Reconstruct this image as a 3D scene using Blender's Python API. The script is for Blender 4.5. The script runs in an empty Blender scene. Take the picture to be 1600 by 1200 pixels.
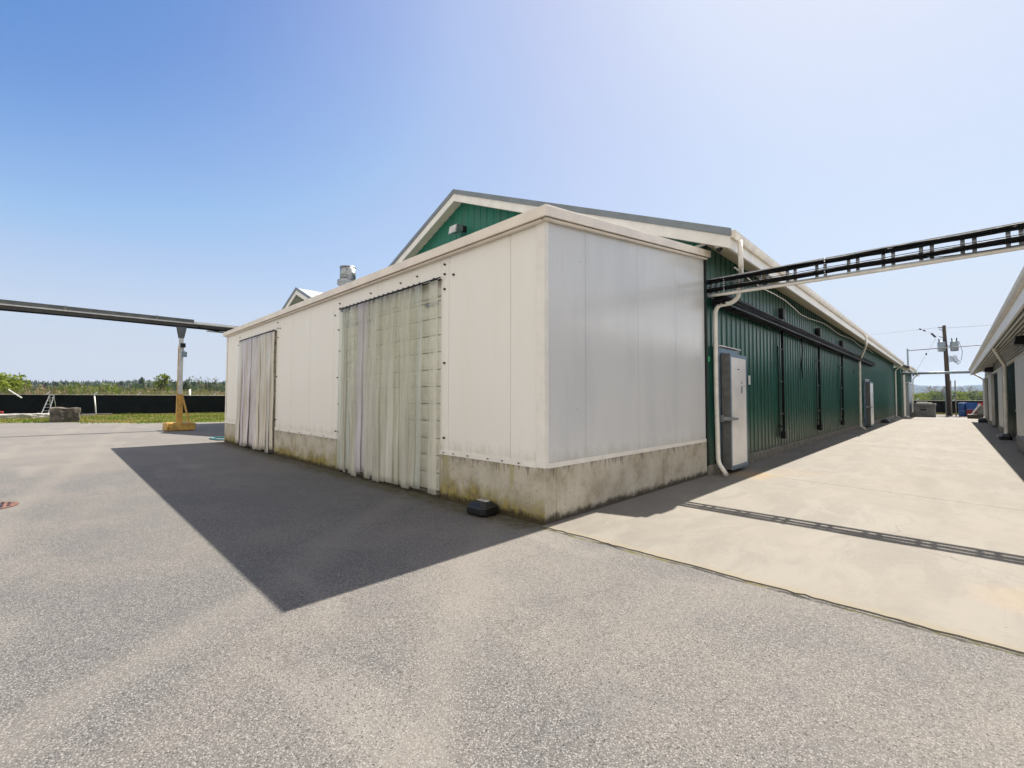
import bpy, bmesh, math, random
from mathutils import Vector, Matrix, noise
R = math.radians
sc = bpy.context.scene
COL = sc.collection

# ---------------------------------------------------------------- camera
cd = bpy.data.cameras.new('camera'); cam = bpy.data.objects.new('camera', cd); COL.objects.link(cam)
sc.camera = cam
CAM = Vector((3.479, -4.093, 1.5))
yaw, pit, rol, F = R(-44.557), R(1.9715), R(0.0973), 697.9
fw = Vector((math.sin(yaw)*math.cos(pit), math.cos(yaw)*math.cos(pit), math.sin(pit)))
rt = Vector((math.cos(yaw), -math.sin(yaw), 0)); up = rt.cross(fw)
r2 = rt*math.cos(rol) + up*math.sin(rol); u2 = -rt*math.sin(rol) + up*math.cos(rol)
M = Matrix((r2, u2, -fw)).transposed().to_4x4(); M.translation = CAM
cam.matrix_world = M
cd.sensor_width = 36; cd.lens = 36*F/1600; cd.clip_start = .05; cd.clip_end = 9000

# ---------------------------------------------------------------- light
EL = math.atan(1/.748)
W = bpy.data.worlds.new('World'); sc.world = W; W.use_nodes = True
wn = W.node_tree.nodes; wl = W.node_tree.links
sky = wn.new('ShaderNodeTexSky'); sky.sky_type = 'NISHITA'; sky.sun_disc = False
sky.sun_elevation = EL; sky.sun_rotation = 0; sky.altitude = 0; sky.air_density = .72; sky.dust_density = .75; sky.ozone_density = 7
bg = wn['Background']; 
# the hazy air of the day: the clear-sky model's range is compressed channel by channel and paled towards the horizon
EXPO = 1.1; DISP = 2**EXPO
sky_sc = wn.new('ShaderNodeVectorMath'); sky_sc.operation = 'SCALE'; wl.new(sky.outputs[0], sky_sc.inputs[0]); sky_sc.inputs['Scale'].default_value = .132*DISP/3
sp_ = wn.new('ShaderNodeSeparateXYZ'); wl.new(sky_sc.outputs[0], sp_.inputs[0])
cb_ = wn.new('ShaderNodeCombineXYZ')
for ch, pts in ((0, [(0,0),(.16,.085),(.205,.15),(.25,.27),(.33,.42),(.46,.54),(.73,.665),(1,.73),(2,.84),(3,.93)]),
                (1, [(0,0),(.3,.23),(.39,.32),(.44,.41),(.53,.54),(.7,.63),(.96,.74),(1.25,.79),(2,.86),(3,.94)]),
                (2, [(0,0),(.5,.48),(.85,.70),(.93,.77),(1.06,.84),(1.6,.93),(3,.97)])):
    rp = wn.new('ShaderNodeValToRGB'); wl.new(sp_.outputs[ch], rp.inputs[0]); e = rp.color_ramp.elements
    e[0].position = 0; e[0].color = (0,0,0,1); e[1].position = 1; e[1].color = (pts[-1][1],)*3+(1,)
    for x_, y_ in pts[1:-1]: q_ = e.new(x_/3); q_.color = (y_,y_,y_,1)
    wl.new(rp.outputs[0], cb_.inputs[ch])
tcw = wn.new('ShaderNodeTexCoord'); sz = wn.new('ShaderNodeSeparateXYZ'); wl.new(tcw.outputs['Generated'], sz.inputs[0])
mr = wn.new('ShaderNodeMapRange'); mr.interpolation_type = 'SMOOTHSTEP'; wl.new(sz.outputs[2], mr.inputs[0]); mr.inputs[1].default_value = .30; mr.inputs[2].default_value = -.02; mr.inputs[3].default_value = 0; mr.inputs[4].default_value = .92
mw = wn.new('ShaderNodeMix'); mw.data_type = 'RGBA'; wl.new(mr.outputs[0], mw.inputs[0]); wl.new(cb_.outputs[0], mw.inputs[6]); mw.inputs[7].default_value = (.63,.66,.74,1)
# unseen bright cloud veil, added behind the camera to light the shaded walls
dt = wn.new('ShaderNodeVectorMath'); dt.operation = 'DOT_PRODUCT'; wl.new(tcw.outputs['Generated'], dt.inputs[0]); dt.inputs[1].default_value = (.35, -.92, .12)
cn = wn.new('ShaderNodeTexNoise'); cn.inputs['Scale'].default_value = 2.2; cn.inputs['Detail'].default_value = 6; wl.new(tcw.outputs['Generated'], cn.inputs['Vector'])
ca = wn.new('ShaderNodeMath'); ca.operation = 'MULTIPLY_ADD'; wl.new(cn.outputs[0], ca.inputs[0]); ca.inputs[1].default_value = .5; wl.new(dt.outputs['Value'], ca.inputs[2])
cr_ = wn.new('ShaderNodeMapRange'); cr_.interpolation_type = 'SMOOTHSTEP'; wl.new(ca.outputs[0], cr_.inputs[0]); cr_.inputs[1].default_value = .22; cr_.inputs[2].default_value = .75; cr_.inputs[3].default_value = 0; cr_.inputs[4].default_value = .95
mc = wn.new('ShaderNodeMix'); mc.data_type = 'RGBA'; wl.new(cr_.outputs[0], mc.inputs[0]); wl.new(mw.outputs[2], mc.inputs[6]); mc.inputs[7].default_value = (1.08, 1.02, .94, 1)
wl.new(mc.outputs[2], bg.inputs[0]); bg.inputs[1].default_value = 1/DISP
sd = bpy.data.lights.new('sun', 'SUN'); so = bpy.data.objects.new('sun', sd); COL.objects.link(so)
sd.energy = 5.0; sd.angle = R(.5); sd.color = (1, .93, .82)
so.rotation_euler = (-(math.pi/2-EL), 0, 0); so.location = (0, 30, 60)
sc.view_settings.view_transform = 'Standard'; sc.view_settings.look = 'None'
sc.view_settings.exposure = EXPO; sc.view_settings.gamma = 1
sc.cycles.use_denoising = True
sc.cycles.max_bounces = 8; sc.cycles.transparent_max_bounces = 12

# ---------------------------------------------------------------- mesh helpers
class MB:
    def __init__(s): s.v = []; s.f = []; s.m = []; s.s = []
    def add(s, vs, fs, m=0, sm=False):
        b = len(s.v); s.v += [tuple(v) for v in vs]
        for f in fs: s.f.append(tuple(i+b for i in f)); s.m.append(m); s.s.append(sm)
        return s
    def box(s, x0, y0, z0, x1, y1, z1, m=0):
        if x0 > x1: x0, x1 = x1, x0
        if y0 > y1: y0, y1 = y1, y0
        vs = [(x0,y0,z0),(x1,y0,z0),(x1,y1,z0),(x0,y1,z0),(x0,y0,z1),(x1,y0,z1),(x1,y1,z1),(x0,y1,z1)]
        return s.add(vs, [(0,3,2,1),(4,5,6,7),(0,1,5,4),(1,2,6,5),(2,3,7,6),(3,0,4,7)], m)
    def hexa(s, vs, m=0):       # eight corners: bottom four, top four
        return s.add(vs, [(0,3,2,1),(4,5,6,7),(0,1,5,4),(1,2,6,5),(2,3,7,6),(3,0,4,7)], m)
    def extr(s, poly, d, m=0):  # planar polygon extruded along vector d
        n = len(poly); d = Vector(d); P = [Vector(p) for p in poly]
        vs = P + [p+d for p in P]
        return s.add(vs, [tuple(range(n))[::-1], tuple(range(n, 2*n))] + [(i,(i+1)%n,(i+1)%n+n,i+n) for i in range(n)], m)
    def bar(s, a, b, w, h, m=0, upv=(0,0,1)):   # rectangular bar a->b
        a = Vector(a); b = Vector(b); d = (b-a).normalized(); U = Vector(upv)
        if abs(d.dot(U)) > .98: U = Vector((0,1,0))
        S = d.cross(U).normalized(); U = S.cross(d)
        c = [a-S*w/2-U*h/2, a+S*w/2-U*h/2, a+S*w/2+U*h/2, a-S*w/2+U*h/2]
        return s.extr(c, b-a, m)
    def tube(s, pts, r, n=8, m=0, sm=True):
        pts = [Vector(p) for p in pts]; k = len(pts); vs = []; fs = []
        rr = r if isinstance(r, (list, tuple)) else [r]*k
        U = None
        for i, p in enumerate(pts):
            d = (pts[min(i+1,k-1)]-pts[max(i-1,0)]).normalized()
            if U is None:
                U = d.orthogonal().normalized()
            else:
                U = (U - d*U.dot(d)).normalized()
            V = d.cross(U)
            for j in range(n):
                a = 2*math.pi*j/n; vs.append(p+(U*math.cos(a)+V*math.sin(a))*rr[i])
        for i in range(k-1):
            for j in range(n):
                fs.append((i*n+j, i*n+(j+1)%n, (i+1)*n+(j+1)%n, (i+1)*n+j))
        s.add(vs, fs, m, sm)
        b = len(s.v)-len(vs)
        s.f.append(tuple(b+j for j in range(n))[::-1]); s.m.append(m); s.s.append(False)
        s.f.append(tuple(b+(k-1)*n+j for j in range(n))); s.m.append(m); s.s.append(False)
        return s
    def build(s, name, mats, parent=None, org=None, bevel=0, seg=2):
        if not isinstance(mats, (list, tuple)): mats = [mats]
        me = bpy.data.meshes.new(name)
        o3 = Vector(org) if org is not None else Vector((0,0,0))
        if parent is not None:
            o3 = Vector((0,0,0)); q = parent
            while q is not None: o3 = o3 + q.location; q = q.parent
        me.from_pydata([tuple(Vector(v)-o3) for v in s.v], [], s.f)
        for mm in mats: me.materials.append(mm)
        me.polygons.foreach_set('material_index', s.m); me.polygons.foreach_set('use_smooth', s.s)
        me.update()
        o = bpy.data.objects.new(name, me); COL.objects.link(o)
        if parent is not None: o.parent = parent
        else: o.location = o3
        if bevel:
            b = o.modifiers.new('bevel', 'BEVEL'); b.width = bevel; b.segments = seg; b.limit_method = 'ANGLE'; b.angle_limit = R(40)
        return o
def tag(o, label, cat, group=None, kind=None):
    if label: o['label'] = label
    if cat: o['category'] = cat
    if group: o['group'] = group
    if kind: o['kind'] = kind
    return o
def thing(name, label, cat, loc, group=None):
    o = bpy.data.objects.new(name, None); COL.objects.link(o); o.location = loc; o.empty_display_size = .3
    return tag(o, label, cat, group)
def dup(root, loc, rz=None, scale=None, label=None):
    r = root.copy(); COL.objects.link(r); r.location = loc
    if rz is not None: r.rotation_euler = (0,0,rz)
    if scale is not None: r.scale = scale if not isinstance(scale,(int,float)) else (scale,)*3
    if label: r['label'] = label
    for ch in list(root.children):
        c = ch.copy(); COL.objects.link(c); c.parent = r
        for g in list(ch.children):
            d = g.copy(); COL.objects.link(d); d.parent = c
    return r
def bend(pts, r=.08, n=4):      # rounds the corners of a path
    P = [Vector(p) for p in pts]; out = [P[0]]
    for i in range(1, len(P)-1):
        a = (P[i-1]-P[i]); b = (P[i+1]-P[i]); k = min(r, a.length*.45, b.length*.45)
        A = P[i]+a.normalized()*k; B = P[i]+b.normalized()*k
        for j in range(n+1):
            t = j/n; out.append(A*(1-t)**2+P[i]*2*t*(1-t)+B*t*t)
    return out+[P[-1]]

# ---------------------------------------------------------------- materials
class NT:
    def __init__(s, name):
        s.mat = bpy.data.materials.new(name); s.mat.use_nodes = True
        s.t = s.mat.node_tree; s.b = s.t.nodes['Principled BSDF']; s.out = s.t.nodes['Material Output']
        s.geo = s.t.nodes.new('ShaderNodeNewGeometry'); s.tc = s.t.nodes.new('ShaderNodeTexCoord')
    def lk(s, a, b): s.t.links.new(a, b)
    def inp(s, sock, v):
        if isinstance(v, bpy.types.NodeSocket): s.lk(v, sock)
        else: sock.default_value = v
    def math(s, op, a, b=0., c=0., clamp=False):
        n = s.t.nodes.new('ShaderNodeMath'); n.operation = op; n.use_clamp = clamp
        s.inp(n.inputs[0], a); s.inp(n.inputs[1], b); s.inp(n.inputs[2], c); return n.outputs[0]
    def ss(s, v, lo, hi, a=0., b=1.):   # smooth map range
        n = s.t.nodes.new('ShaderNodeMapRange'); n.interpolation_type = 'SMOOTHSTEP'
        s.inp(n.inputs[0], v); n.inputs[1].default_value = lo; n.inputs[2].default_value = hi
        n.inputs[3].default_value = a; n.inputs[4].default_value = b; return n.outputs[0]
    def mapv(s, vec, scale):
        n = s.t.nodes.new('ShaderNodeMapping'); s.lk(vec, n.inputs[0]); n.inputs['Scale'].default_value = scale; return n.outputs[0]
    def noise(s, scale, detail=4, rough=.55, vec=None, stretch=None, dist=0):
        v = vec if vec is not None else s.geo.outputs['Position']
        if stretch: v = s.mapv(v, stretch)
        n = s.t.nodes.new('ShaderNodeTexNoise'); s.lk(v, n.inputs['Vector'])
        n.inputs['Scale'].default_value = scale; n.inputs['Detail'].default_value = detail; n.inputs['Roughness'].default_value = rough
        n.inputs['Distortion'].default_value = dist
        return n.outputs[0]
    def vor(s, scale, feat='F1', vec=None, out='Distance', stretch=None):
        v = vec if vec is not None else s.geo.outputs['Position']
        if stretch: v = s.mapv(v, stretch)
        n = s.t.nodes.new('ShaderNodeTexVoronoi'); n.feature = feat; s.lk(v, n.inputs['Vector'])
        n.inputs['Scale'].default_value = scale; return n.outputs[out]
    def mix(s, f, a, b, mode='MIX'):
        n = s.t.nodes.new('ShaderNodeMix'); n.data_type = 'RGBA'; n.blend_type = mode
        s.inp(n.inputs[0], f)
        for sock, v in ((n.inputs[6], a), (n.inputs[7], b)):
            if isinstance(v, tuple): v = (*v, 1) if len(v) == 3 else v
            s.inp(sock, v)
        return n.outputs[2]
    def ramp(s, f, stops):
        n = s.t.nodes.new('ShaderNodeValToRGB'); s.lk(f, n.inputs[0]); e = n.color_ramp.elements
        e[0].position, e[0].color = stops[0][0], (*stops[0][1], 1); e[1].position, e[1].color = stops[-1][0], (*stops[-1][1], 1)
        for p, c in stops[1:-1]: q = e.new(p); q.color = (*c, 1)
        return n.outputs[0]
    def sep(s, v=None):
        n = s.t.nodes.new('ShaderNodeSeparateXYZ'); s.lk(v if v is not None else s.geo.outputs['Position'], n.inputs[0]); return n.outputs
    def bump(s, h, strength=.3, dist=.01):
        n = s.t.nodes.new('ShaderNodeBump'); n.inputs['Strength'].default_value = strength; n.inputs['Distance'].default_value = dist
        s.lk(h, n.inputs['Height'])
        if s.b.inputs['Normal'].is_linked: s.lk(s.b.inputs['Normal'].links[0].from_socket, n.inputs['Normal'])
        s.lk(n.outputs[0], s.b.inputs['Normal'])
    def set(s, col=None, rough=None, metal=None, spec=None):
        for k, v in (('Base Color', col), ('Roughness', rough), ('Metallic', metal), ('Specular IOR Level', spec)):
            if v is None: continue
            if isinstance(v, tuple) and len(v) == 3: v = (*v, 1)
            s.inp(s.b.inputs[k], v)
        return s.mat
def simple(name, c, rough=.5, metal=0., var=.15, scale=6., bump=0., obj=False, spec=.5, det=4, stretch=None):
    n = NT(name); vec = n.tc.outputs['Object'] if obj else None
    f = n.noise(scale, det, .6, vec, stretch)
    g = n.ss(f, .3, .7)
    a = tuple(x*(1-var) for x in c); b = tuple(min(1, x*(1+var)) for x in c)
    if bump: n.bump(f, bump, .01)
    n.lk(n.ss(f, .3, .7, rough*.85, min(1, rough*1.15)), n.b.inputs['Roughness'])
    return n.set(n.mix(g, a, b), None, metal, spec)

def m_asphalt():
    n = NT('asphalt'); P = n.sep()
    cell = n.vor(122, out='Color'); sepc = n.sep(cell)
    stone = n.ramp(sepc[0], [(0, (.02,.02,.021)), (.28, (.075,.073,.07)), (.5, (.20,.193,.182)), (.82, (.29,.274,.253)), (1, (.40,.38,.35))])
    gap = n.ss(n.vor(122), .25, .62)
    c = n.mix(n.math('MULTIPLY', gap, .85), stone, (.03,.03,.031))
    fine = n.noise(260, 2, .6); c = n.mix(.34, c, n.mix(n.ss(fine, .38, .62), (.05,.049,.047), (.36,.345,.33)))
    big = n.noise(.33, 5, .6); med = n.noise(1.7, 5, .6)
    c = n.mix(n.ss(big, .4, .68, 0, .34), c, (.27,.235,.195))
    c = n.mix(n.ss(med, .5, .72, 0, .3), c, (.10,.10,.103))
    c = n.mix(n.ss(n.noise(.9, 4, .5, stretch=(.35,1.4,1)), .55, .72, 0, .3), c, (.30,.275,.24))
    # fine dust worn into the far, driven part of the yard
    far = n.ss(P[0], -6, -16); c = n.mix(n.math('MULTIPLY', far, .45), c, (.235,.215,.19))
    c = n.mix(n.ss(n.vor(30), .22, .10, 0, .8), c, (.03,.029,.029)); c = n.mix(n.ss(n.vor(52), .30, .15, 0, .7), c, (.04,.038,.037))
    c = n.mix(n.ss(n.vor(.42, 'DISTANCE_TO_EDGE', out='Distance') if False else n.noise(1.1, 6, .75, dist=1.2), .493, .5, 0, .0), c, (.05,.05,.05))
    vv = n.t.nodes.new('ShaderNodeVectorMath'); vv.operation = 'ADD'; n.lk(n.geo.outputs['Position'], vv.inputs[0]); nz = n.t.nodes.new('ShaderNodeTexNoise'); nz.inputs['Scale'].default_value = 1.3; nz.inputs['Detail'].default_value = 6; n.lk(n.geo.outputs['Position'], nz.inputs['Vector']); n.lk(nz.outputs['Color'], vv.inputs[1])
    ck = n.math('MULTIPLY', n.ss(n.vor(.23, 'DISTANCE_TO_EDGE', vec=vv.outputs[0]), .0035, .0008), n.ss(n.noise(.25, 2), .5, .6, 0, .18))
    c = n.mix(ck, c, (.035,.033,.03))
    c = n.mix(n.ss(n.vor(.55), .07, .02, 0, .45), c, (.07,.066,.062))
    for (tx, ty, nx, ny, w_) in ((-.5,-2.9,.77,.64,.35), (-9,-4,.12,.99,.3), (-9,-5.7,.12,.99,.3), (1.2,-2.3,.77,.64,.28)):
        dd = n.math('ABSOLUTE', n.math('ADD', n.math('ADD', n.math('MULTIPLY', P[0], nx), n.math('MULTIPLY', P[1], ny)), n.math('ADD', -(tx*nx+ty*ny), n.math('MULTIPLY', n.math('SUBTRACT', n.noise(.5, 3), .5), 1.0))))
        c = n.mix(n.ss(dd, w_, .02, 0, .24), c, (.25,.228,.196))
    # moss and grime along the footing
    e1 = n.math('ADD', P[1], n.math('MULTIPLY', n.noise(3.5, 4), .5))
    moss = n.math('MULTIPLY', n.ss(e1, -.25, .12), n.ss(P[0], .15, -.15))
    moss = n.math('MULTIPLY', moss, n.ss(P[0], -15, -14.5))
    c = n.mix(n.math('MULTIPLY', moss, n.ss(n.noise(9, 4), .35, .6, .35, .9)), c, (.075,.062,.022))
    # crack line beside the slab
    ed = n.math('ABSOLUTE', n.math('ADD', n.math('ADD', P[1], .085), n.math('MULTIPLY', n.math('SUBTRACT', n.noise(2.6, 6, .7), .5), .16)))
    cr = n.math('MULTIPLY', n.math('MULTIPLY', n.ss(ed, .034, .006), n.ss(P[0], -.02, .1)), n.ss(n.noise(7, 4, .7), .3, .55, .25, 1))
    c = n.mix(cr, c, n.mix(n.ss(n.noise(2.4, 4), .45, .6), (.012,.011,.009), (.10,.085,.02)))
    h = n.math('ADD', n.math('MULTIPLY', n.math('SUBTRACT', 1., n.vor(122)), .7), n.math('MULTIPLY', fine, .6))
    c = n.mix(1., c, (.88,.885,.90), 'MULTIPLY')
    n.bump(h, .5, .005)
    return n.set(c, n.ss(fine, .3, .7, .75, .95), 0, .3)
def m_concrete_lane():
    n = NT('lane_concrete'); P = n.sep()
    big = n.noise(.5, 6, .62); c = n.ramp(n.ss(big, .3, .7), [(0, (.128,.118,.103)), (.5, (.168,.154,.134)), (1, (.206,.189,.165))])
    sw = n.noise(2.3, 5, .7, stretch=(1, .35, 1), dist=.8); c = n.mix(n.ss(sw, .42, .62, 0, .32), c, (.25,.23,.20))
    c = n.mix(n.ss(n.noise(4.5, 6, .65), .56, .72, 0, .5), c, (.185,.162,.135))
    c = n.mix(n.ss(n.noise(55, 3, .6), .3, .7, 0, .22), c, (.24,.22,.19))
    c = n.mix(n.ss(n.vor(3.1), .035, .012, 0, .8), c, (.10,.085,.07))
    # rust run-off
    def spot(x, y, r, col, k, c):
        d = n.t.nodes.new('ShaderNodeVectorMath'); d.operation = 'DISTANCE'; n.lk(n.geo.outputs['Position'], d.inputs[0]); d.inputs[1].default_value = (x, y, .01)
        dd = n.math('ADD', d.outputs['Value'], n.math('MULTIPLY', n.math('SUBTRACT', n.noise(1.6, 4), .5), 1.6*r))
        return n.mix(n.ss(dd, r, r*.25, 0, k), c, col)
    c = spot(3.9, 1.0, .5, (.29,.21,.12), .3, c); c = spot(.55, 5.6, .7, (.30,.19,.07), .5, c)
    c = spot(1.2, 6.6, .6, (.22,.17,.11), .4, c); c = spot(.6, 21, 1.2, (.13,.11,.09), .4, c)
    vv = n.t.nodes.new('ShaderNodeVectorMath'); vv.operation = 'ADD'; n.lk(n.geo.outputs['Position'], vv.inputs[0]); nz = n.t.nodes.new('ShaderNodeTexNoise'); nz.inputs['Scale'].default_value = 1.1; nz.inputs['Detail'].default_value = 5; n.lk(n.geo.outputs['Position'], nz.inputs['Vector']); n.lk(nz.outputs['Color'], vv.inputs[1])
    ck = n.math('MULTIPLY', n.ss(n.vor(.3, 'DISTANCE_TO_EDGE', vec=vv.outputs[0]), .003, .0008), n.ss(n.noise(.3, 2), .45, .55, 0, .7))
    c = n.mix(ck, c, (.09,.078,.062))
    for tx in (1.55, 3.15):
        dd = n.math('ABSOLUTE', n.math('ADD', P[0], n.math('ADD', -tx, n.math('MULTIPLY', n.math('SUBTRACT', n.noise(.35, 3), .5), .9))))
        c = n.mix(n.math('MULTIPLY', n.ss(dd, .24, .03, 0, .2), n.ss(n.noise(3, 4, .6, stretch=(1,.25,1)), .35, .65, .3, 1)), c, (.13,.115,.095))
    sc2 = n.noise(2.6, 6, .75, stretch=(.6, 2.2, 1), dist=1.5); c = n.mix(n.ss(sc2, .56, .66, 0, .35), c, (.17,.15,.122))
    ed = n.math('ADD', P[1], n.math('MULTIPLY', n.math('SUBTRACT', n.noise(5, 4), .5), .18))
    c = n.mix(n.ss(ed, .09, -.04, 0, .5), c, (.20,.17,.11))
    n.bump(n.noise(160, 3), .25, .004); n.bump(n.noise(9, 5), .12, .01)
    return n.set(c, n.ss(big, .3, .7, .7, .9), 0, .3)
def m_plinth():
    n = NT('footing_concrete'); P = n.sep(); N = n.sep(n.geo.outputs['Normal'])
    big = n.noise(2.4, 6, .65); c = n.ramp(n.ss(big, .3, .72), [(0, (.38,.33,.245)), (.45, (.52,.47,.375)), (1, (.60,.55,.455))])
    c = n.mix(n.ss(n.noise(11, 5, .7), .55, .7, 0, .5), c, (.26,.225,.17))
    pits = n.ss(n.vor(17), .15, .07); c = n.mix(n.math('MULTIPLY', pits, n.ss(n.noise(4, 2), .48, .6)), c, (.05,.045,.035))
    strk = n.noise(5, 4, .6, stretch=(4, 4, .5))
    top = n.math('ADD', P[2], n.math('MULTIPLY', n.math('SUBTRACT', strk, .5), .7))
    c = n.mix(n.ss(top, .6, .76, 0, .65), c, (.11,.095,.07))
    front = n.ss(N[1], -.2, -.7)
    low = n.math('SUBTRACT', P[2], n.math('MULTIPLY', n.math('SUBTRACT', n.noise(2.1, 5, .65), .42), .75))
    moss = n.math('MULTIPLY', n.ss(low, .34, .0), front)
    c = n.mix(n.math('MULTIPLY', moss, .85), c, n.mix(n.ss(n.noise(8, 3), .4, .6), (.17,.125,.015), (.30,.24,.03)))
    mv = n.math('MULTIPLY', n.math('MULTIPLY', n.ss(n.noise(1.6, 4, .6, stretch=(3,3,.6)), .55, .68), front), .5)
    c = n.mix(mv, c, (.34,.29,.08))
    side = n.ss(n.math('SUBTRACT', P[2], n.math('MULTIPLY', n.noise(7, 5, .7), .22)), .03, -.07, 0, .9)
    c = n.mix(side, c, (.04,.03,.02))
    n.bump(n.noise(38, 5), .35, .01); n.bump(pits, -.35, .01) if False else None
    return n.set(c, .88, 0, .25)
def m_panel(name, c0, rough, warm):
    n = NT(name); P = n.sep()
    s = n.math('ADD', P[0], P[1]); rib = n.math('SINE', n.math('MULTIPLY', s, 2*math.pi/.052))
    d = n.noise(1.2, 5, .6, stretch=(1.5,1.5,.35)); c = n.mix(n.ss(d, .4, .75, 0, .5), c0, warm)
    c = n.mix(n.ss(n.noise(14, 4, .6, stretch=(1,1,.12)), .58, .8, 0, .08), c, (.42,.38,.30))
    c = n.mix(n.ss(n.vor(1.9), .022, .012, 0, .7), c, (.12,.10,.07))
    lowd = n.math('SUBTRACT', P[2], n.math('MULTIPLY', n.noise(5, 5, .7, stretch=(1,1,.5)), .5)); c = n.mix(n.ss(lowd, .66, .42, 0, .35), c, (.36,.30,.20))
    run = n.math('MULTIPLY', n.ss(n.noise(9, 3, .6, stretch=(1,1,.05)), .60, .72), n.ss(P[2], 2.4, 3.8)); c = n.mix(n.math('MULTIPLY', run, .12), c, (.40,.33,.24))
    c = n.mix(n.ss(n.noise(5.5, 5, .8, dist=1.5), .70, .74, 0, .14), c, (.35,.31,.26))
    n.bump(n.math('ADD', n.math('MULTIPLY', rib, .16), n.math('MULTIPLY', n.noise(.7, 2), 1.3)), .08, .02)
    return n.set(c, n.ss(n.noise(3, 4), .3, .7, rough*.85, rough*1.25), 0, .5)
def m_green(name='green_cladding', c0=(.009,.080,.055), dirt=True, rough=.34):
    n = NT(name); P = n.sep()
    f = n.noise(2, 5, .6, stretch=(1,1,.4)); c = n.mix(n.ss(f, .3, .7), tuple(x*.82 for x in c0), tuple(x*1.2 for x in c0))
    if dirt:
        h = n.math('SUBTRACT', P[2], n.math('MULTIPLY', n.noise(4, 4, .6, stretch=(2,2,.5)), 1.1))
        c = n.mix(n.ss(h, .75, -.35, 0, .42), c, (.17,.16,.105))
        c = n.mix(n.ss(n.noise(6, 4, .7, stretch=(2.5,2.5,.18)), .6, .8, 0, .22), c, (.11,.12,.09))
    n.bump(n.noise(3, 3), .05, .03)
    return n.set(c, n.ss(f, .3, .7, rough*.8, rough*1.3), 0, .5)
def m_strip(name, tint, alpha):
    n = NT(name); P = n.sep()
    v = n.noise(1.0, 4, .6, vec=n.tc.outputs['Object'], stretch=(5,5,.5))
    sc_ = n.noise(3.2, 5, .7, vec=n.geo.outputs['Position'], stretch=(6,1,1.0))
    c = n.mix(n.ss(v, .3, .75), tuple(x*.9 for x in tint), tuple(min(1,x*1.12) for x in tint))
    lowz = n.ss(P[2], 2.4, .2)
    scuff = n.math('MULTIPLY', n.ss(sc_, .64, .70), lowz)
    c = n.mix(n.math('MULTIPLY', scuff, .75), c, (.05,.045,.03))
    n.set(c, .28, 0, .5)
    tr = n.t.nodes.new('ShaderNodeBsdfTransparent'); tr.inputs[0].default_value = (.95,.96,.93,1)
    mx = n.t.nodes.new('ShaderNodeMixShader')
    a = n.math('ADD', n.math('MULTIPLY', n.ss(v, .3, .7), .14), n.math('ADD', alpha-.1, n.math('MULTIPLY', n.ss(P[2], 2.6, .1), .22)), clamp=True)
    a = n.math('MAXIMUM', a, n.math('MULTIPLY', scuff, .9))
    n.lk(a, mx.inputs[0]); n.lk(tr.outputs[0], mx.inputs[1]); n.lk(n.b.outputs[0], mx.inputs[2]); n.lk(mx.outputs[0], n.out.inputs[0])
    return n.mat
def m_leaf(name, a, b):
    n = NT(name); oi = n.t.nodes.new('ShaderNodeObjectInfo')
    f = n.noise(.9, 4, .6); g = n.math('ADD', n.ss(f, .3, .7), n.math('MULTIPLY', n.math('SUBTRACT', oi.outputs['Random'], .5), .7), clamp=True)
    cc = n.mix(g, a, b); n.set(cc, .6, 0, .25)
    tl = n.t.nodes.new('ShaderNodeBsdfTranslucent'); n.lk(cc, tl.inputs[0]); mx = n.t.nodes.new('ShaderNodeMixShader'); mx.inputs[0].default_value = .42
    n.lk(n.b.outputs[0], mx.inputs[1]); n.lk(tl.outputs[0], mx.inputs[2]); n.lk(mx.outputs[0], n.out.inputs[0])
    return n.mat

ASPH = m_asphalt(); LANE = m_concrete_lane(); PLIN = m_plinth()
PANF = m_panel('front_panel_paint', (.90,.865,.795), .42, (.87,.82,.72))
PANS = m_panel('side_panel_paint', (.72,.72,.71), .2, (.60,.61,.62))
TRIM = simple('white_trim', (.86,.82,.75), .4, 0, .06, 3)
CAPM = simple('cap_flashing', (.86,.77,.66), .4, 0, .08, 2.5)
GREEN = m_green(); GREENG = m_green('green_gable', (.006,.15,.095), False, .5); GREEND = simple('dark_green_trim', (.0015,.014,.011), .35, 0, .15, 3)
ROOF = simple('roof_sheet', (.52,.54,.56), .32, .55, .08, 2); RTRIM = simple('roof_edge_trim', (.20,.225,.24), .4, .3, .12, 2)
SOFF = simple('soffit', (.74,.64,.48), .5, 0, .06, 2); SOFW = simple('soffit_white', (.72,.68,.60), .5, 0, .06, 2)
GUTT = simple('gutter_paint', (.78,.71,.60), .38, 0, .12, 3)
PIPE = simple('downspout_paint', (.84,.80,.72), .36, 0, .12, 4)
CURB = simple('curb_concrete', (.24,.22,.18), .9, 0, .3, 7, .3)
GALV = simple('galvanised', (.36,.38,.40), .38, .75, .22, 22, .05); GALVB = simple('bluish_steel', (.20,.28,.37), .4, .6, .15, 6)
DGREY = simple('door_edge', (.13,.13,.125), .6, .2, .2, 9, .1)
DOORW = simple('cooler_door_white', (.90,.87,.82), .32, .1, .08, 2); ALUM = simple('aluminium', (.55,.57,.60), .3, .8, .12, 8)
BLACK = simple('black_rubber', (.006,.006,.007), .45, 0, .3, 8); CABLE = simple('cable_black', (.006,.006,.007), .7, 0, .3, 12, spec=.18)
BOLT = simple('bolt_dark', (.05,.035,.03), .5, .4, .3, 30); SEAM = simple('seam_dark', (.20,.18,.15), .8, 0, .2, 8)
SECT = simple('sectional_door_paint', (.86,.83,.74), .4, 0, .08, 3)
STEELD = simple('dark_steel', (.009,.009,.010), .5, .3, .3, 10); YELL = simple('yellow_paint', (.50,.30,.07), .6, 0, .25, 5, .1)
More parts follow.
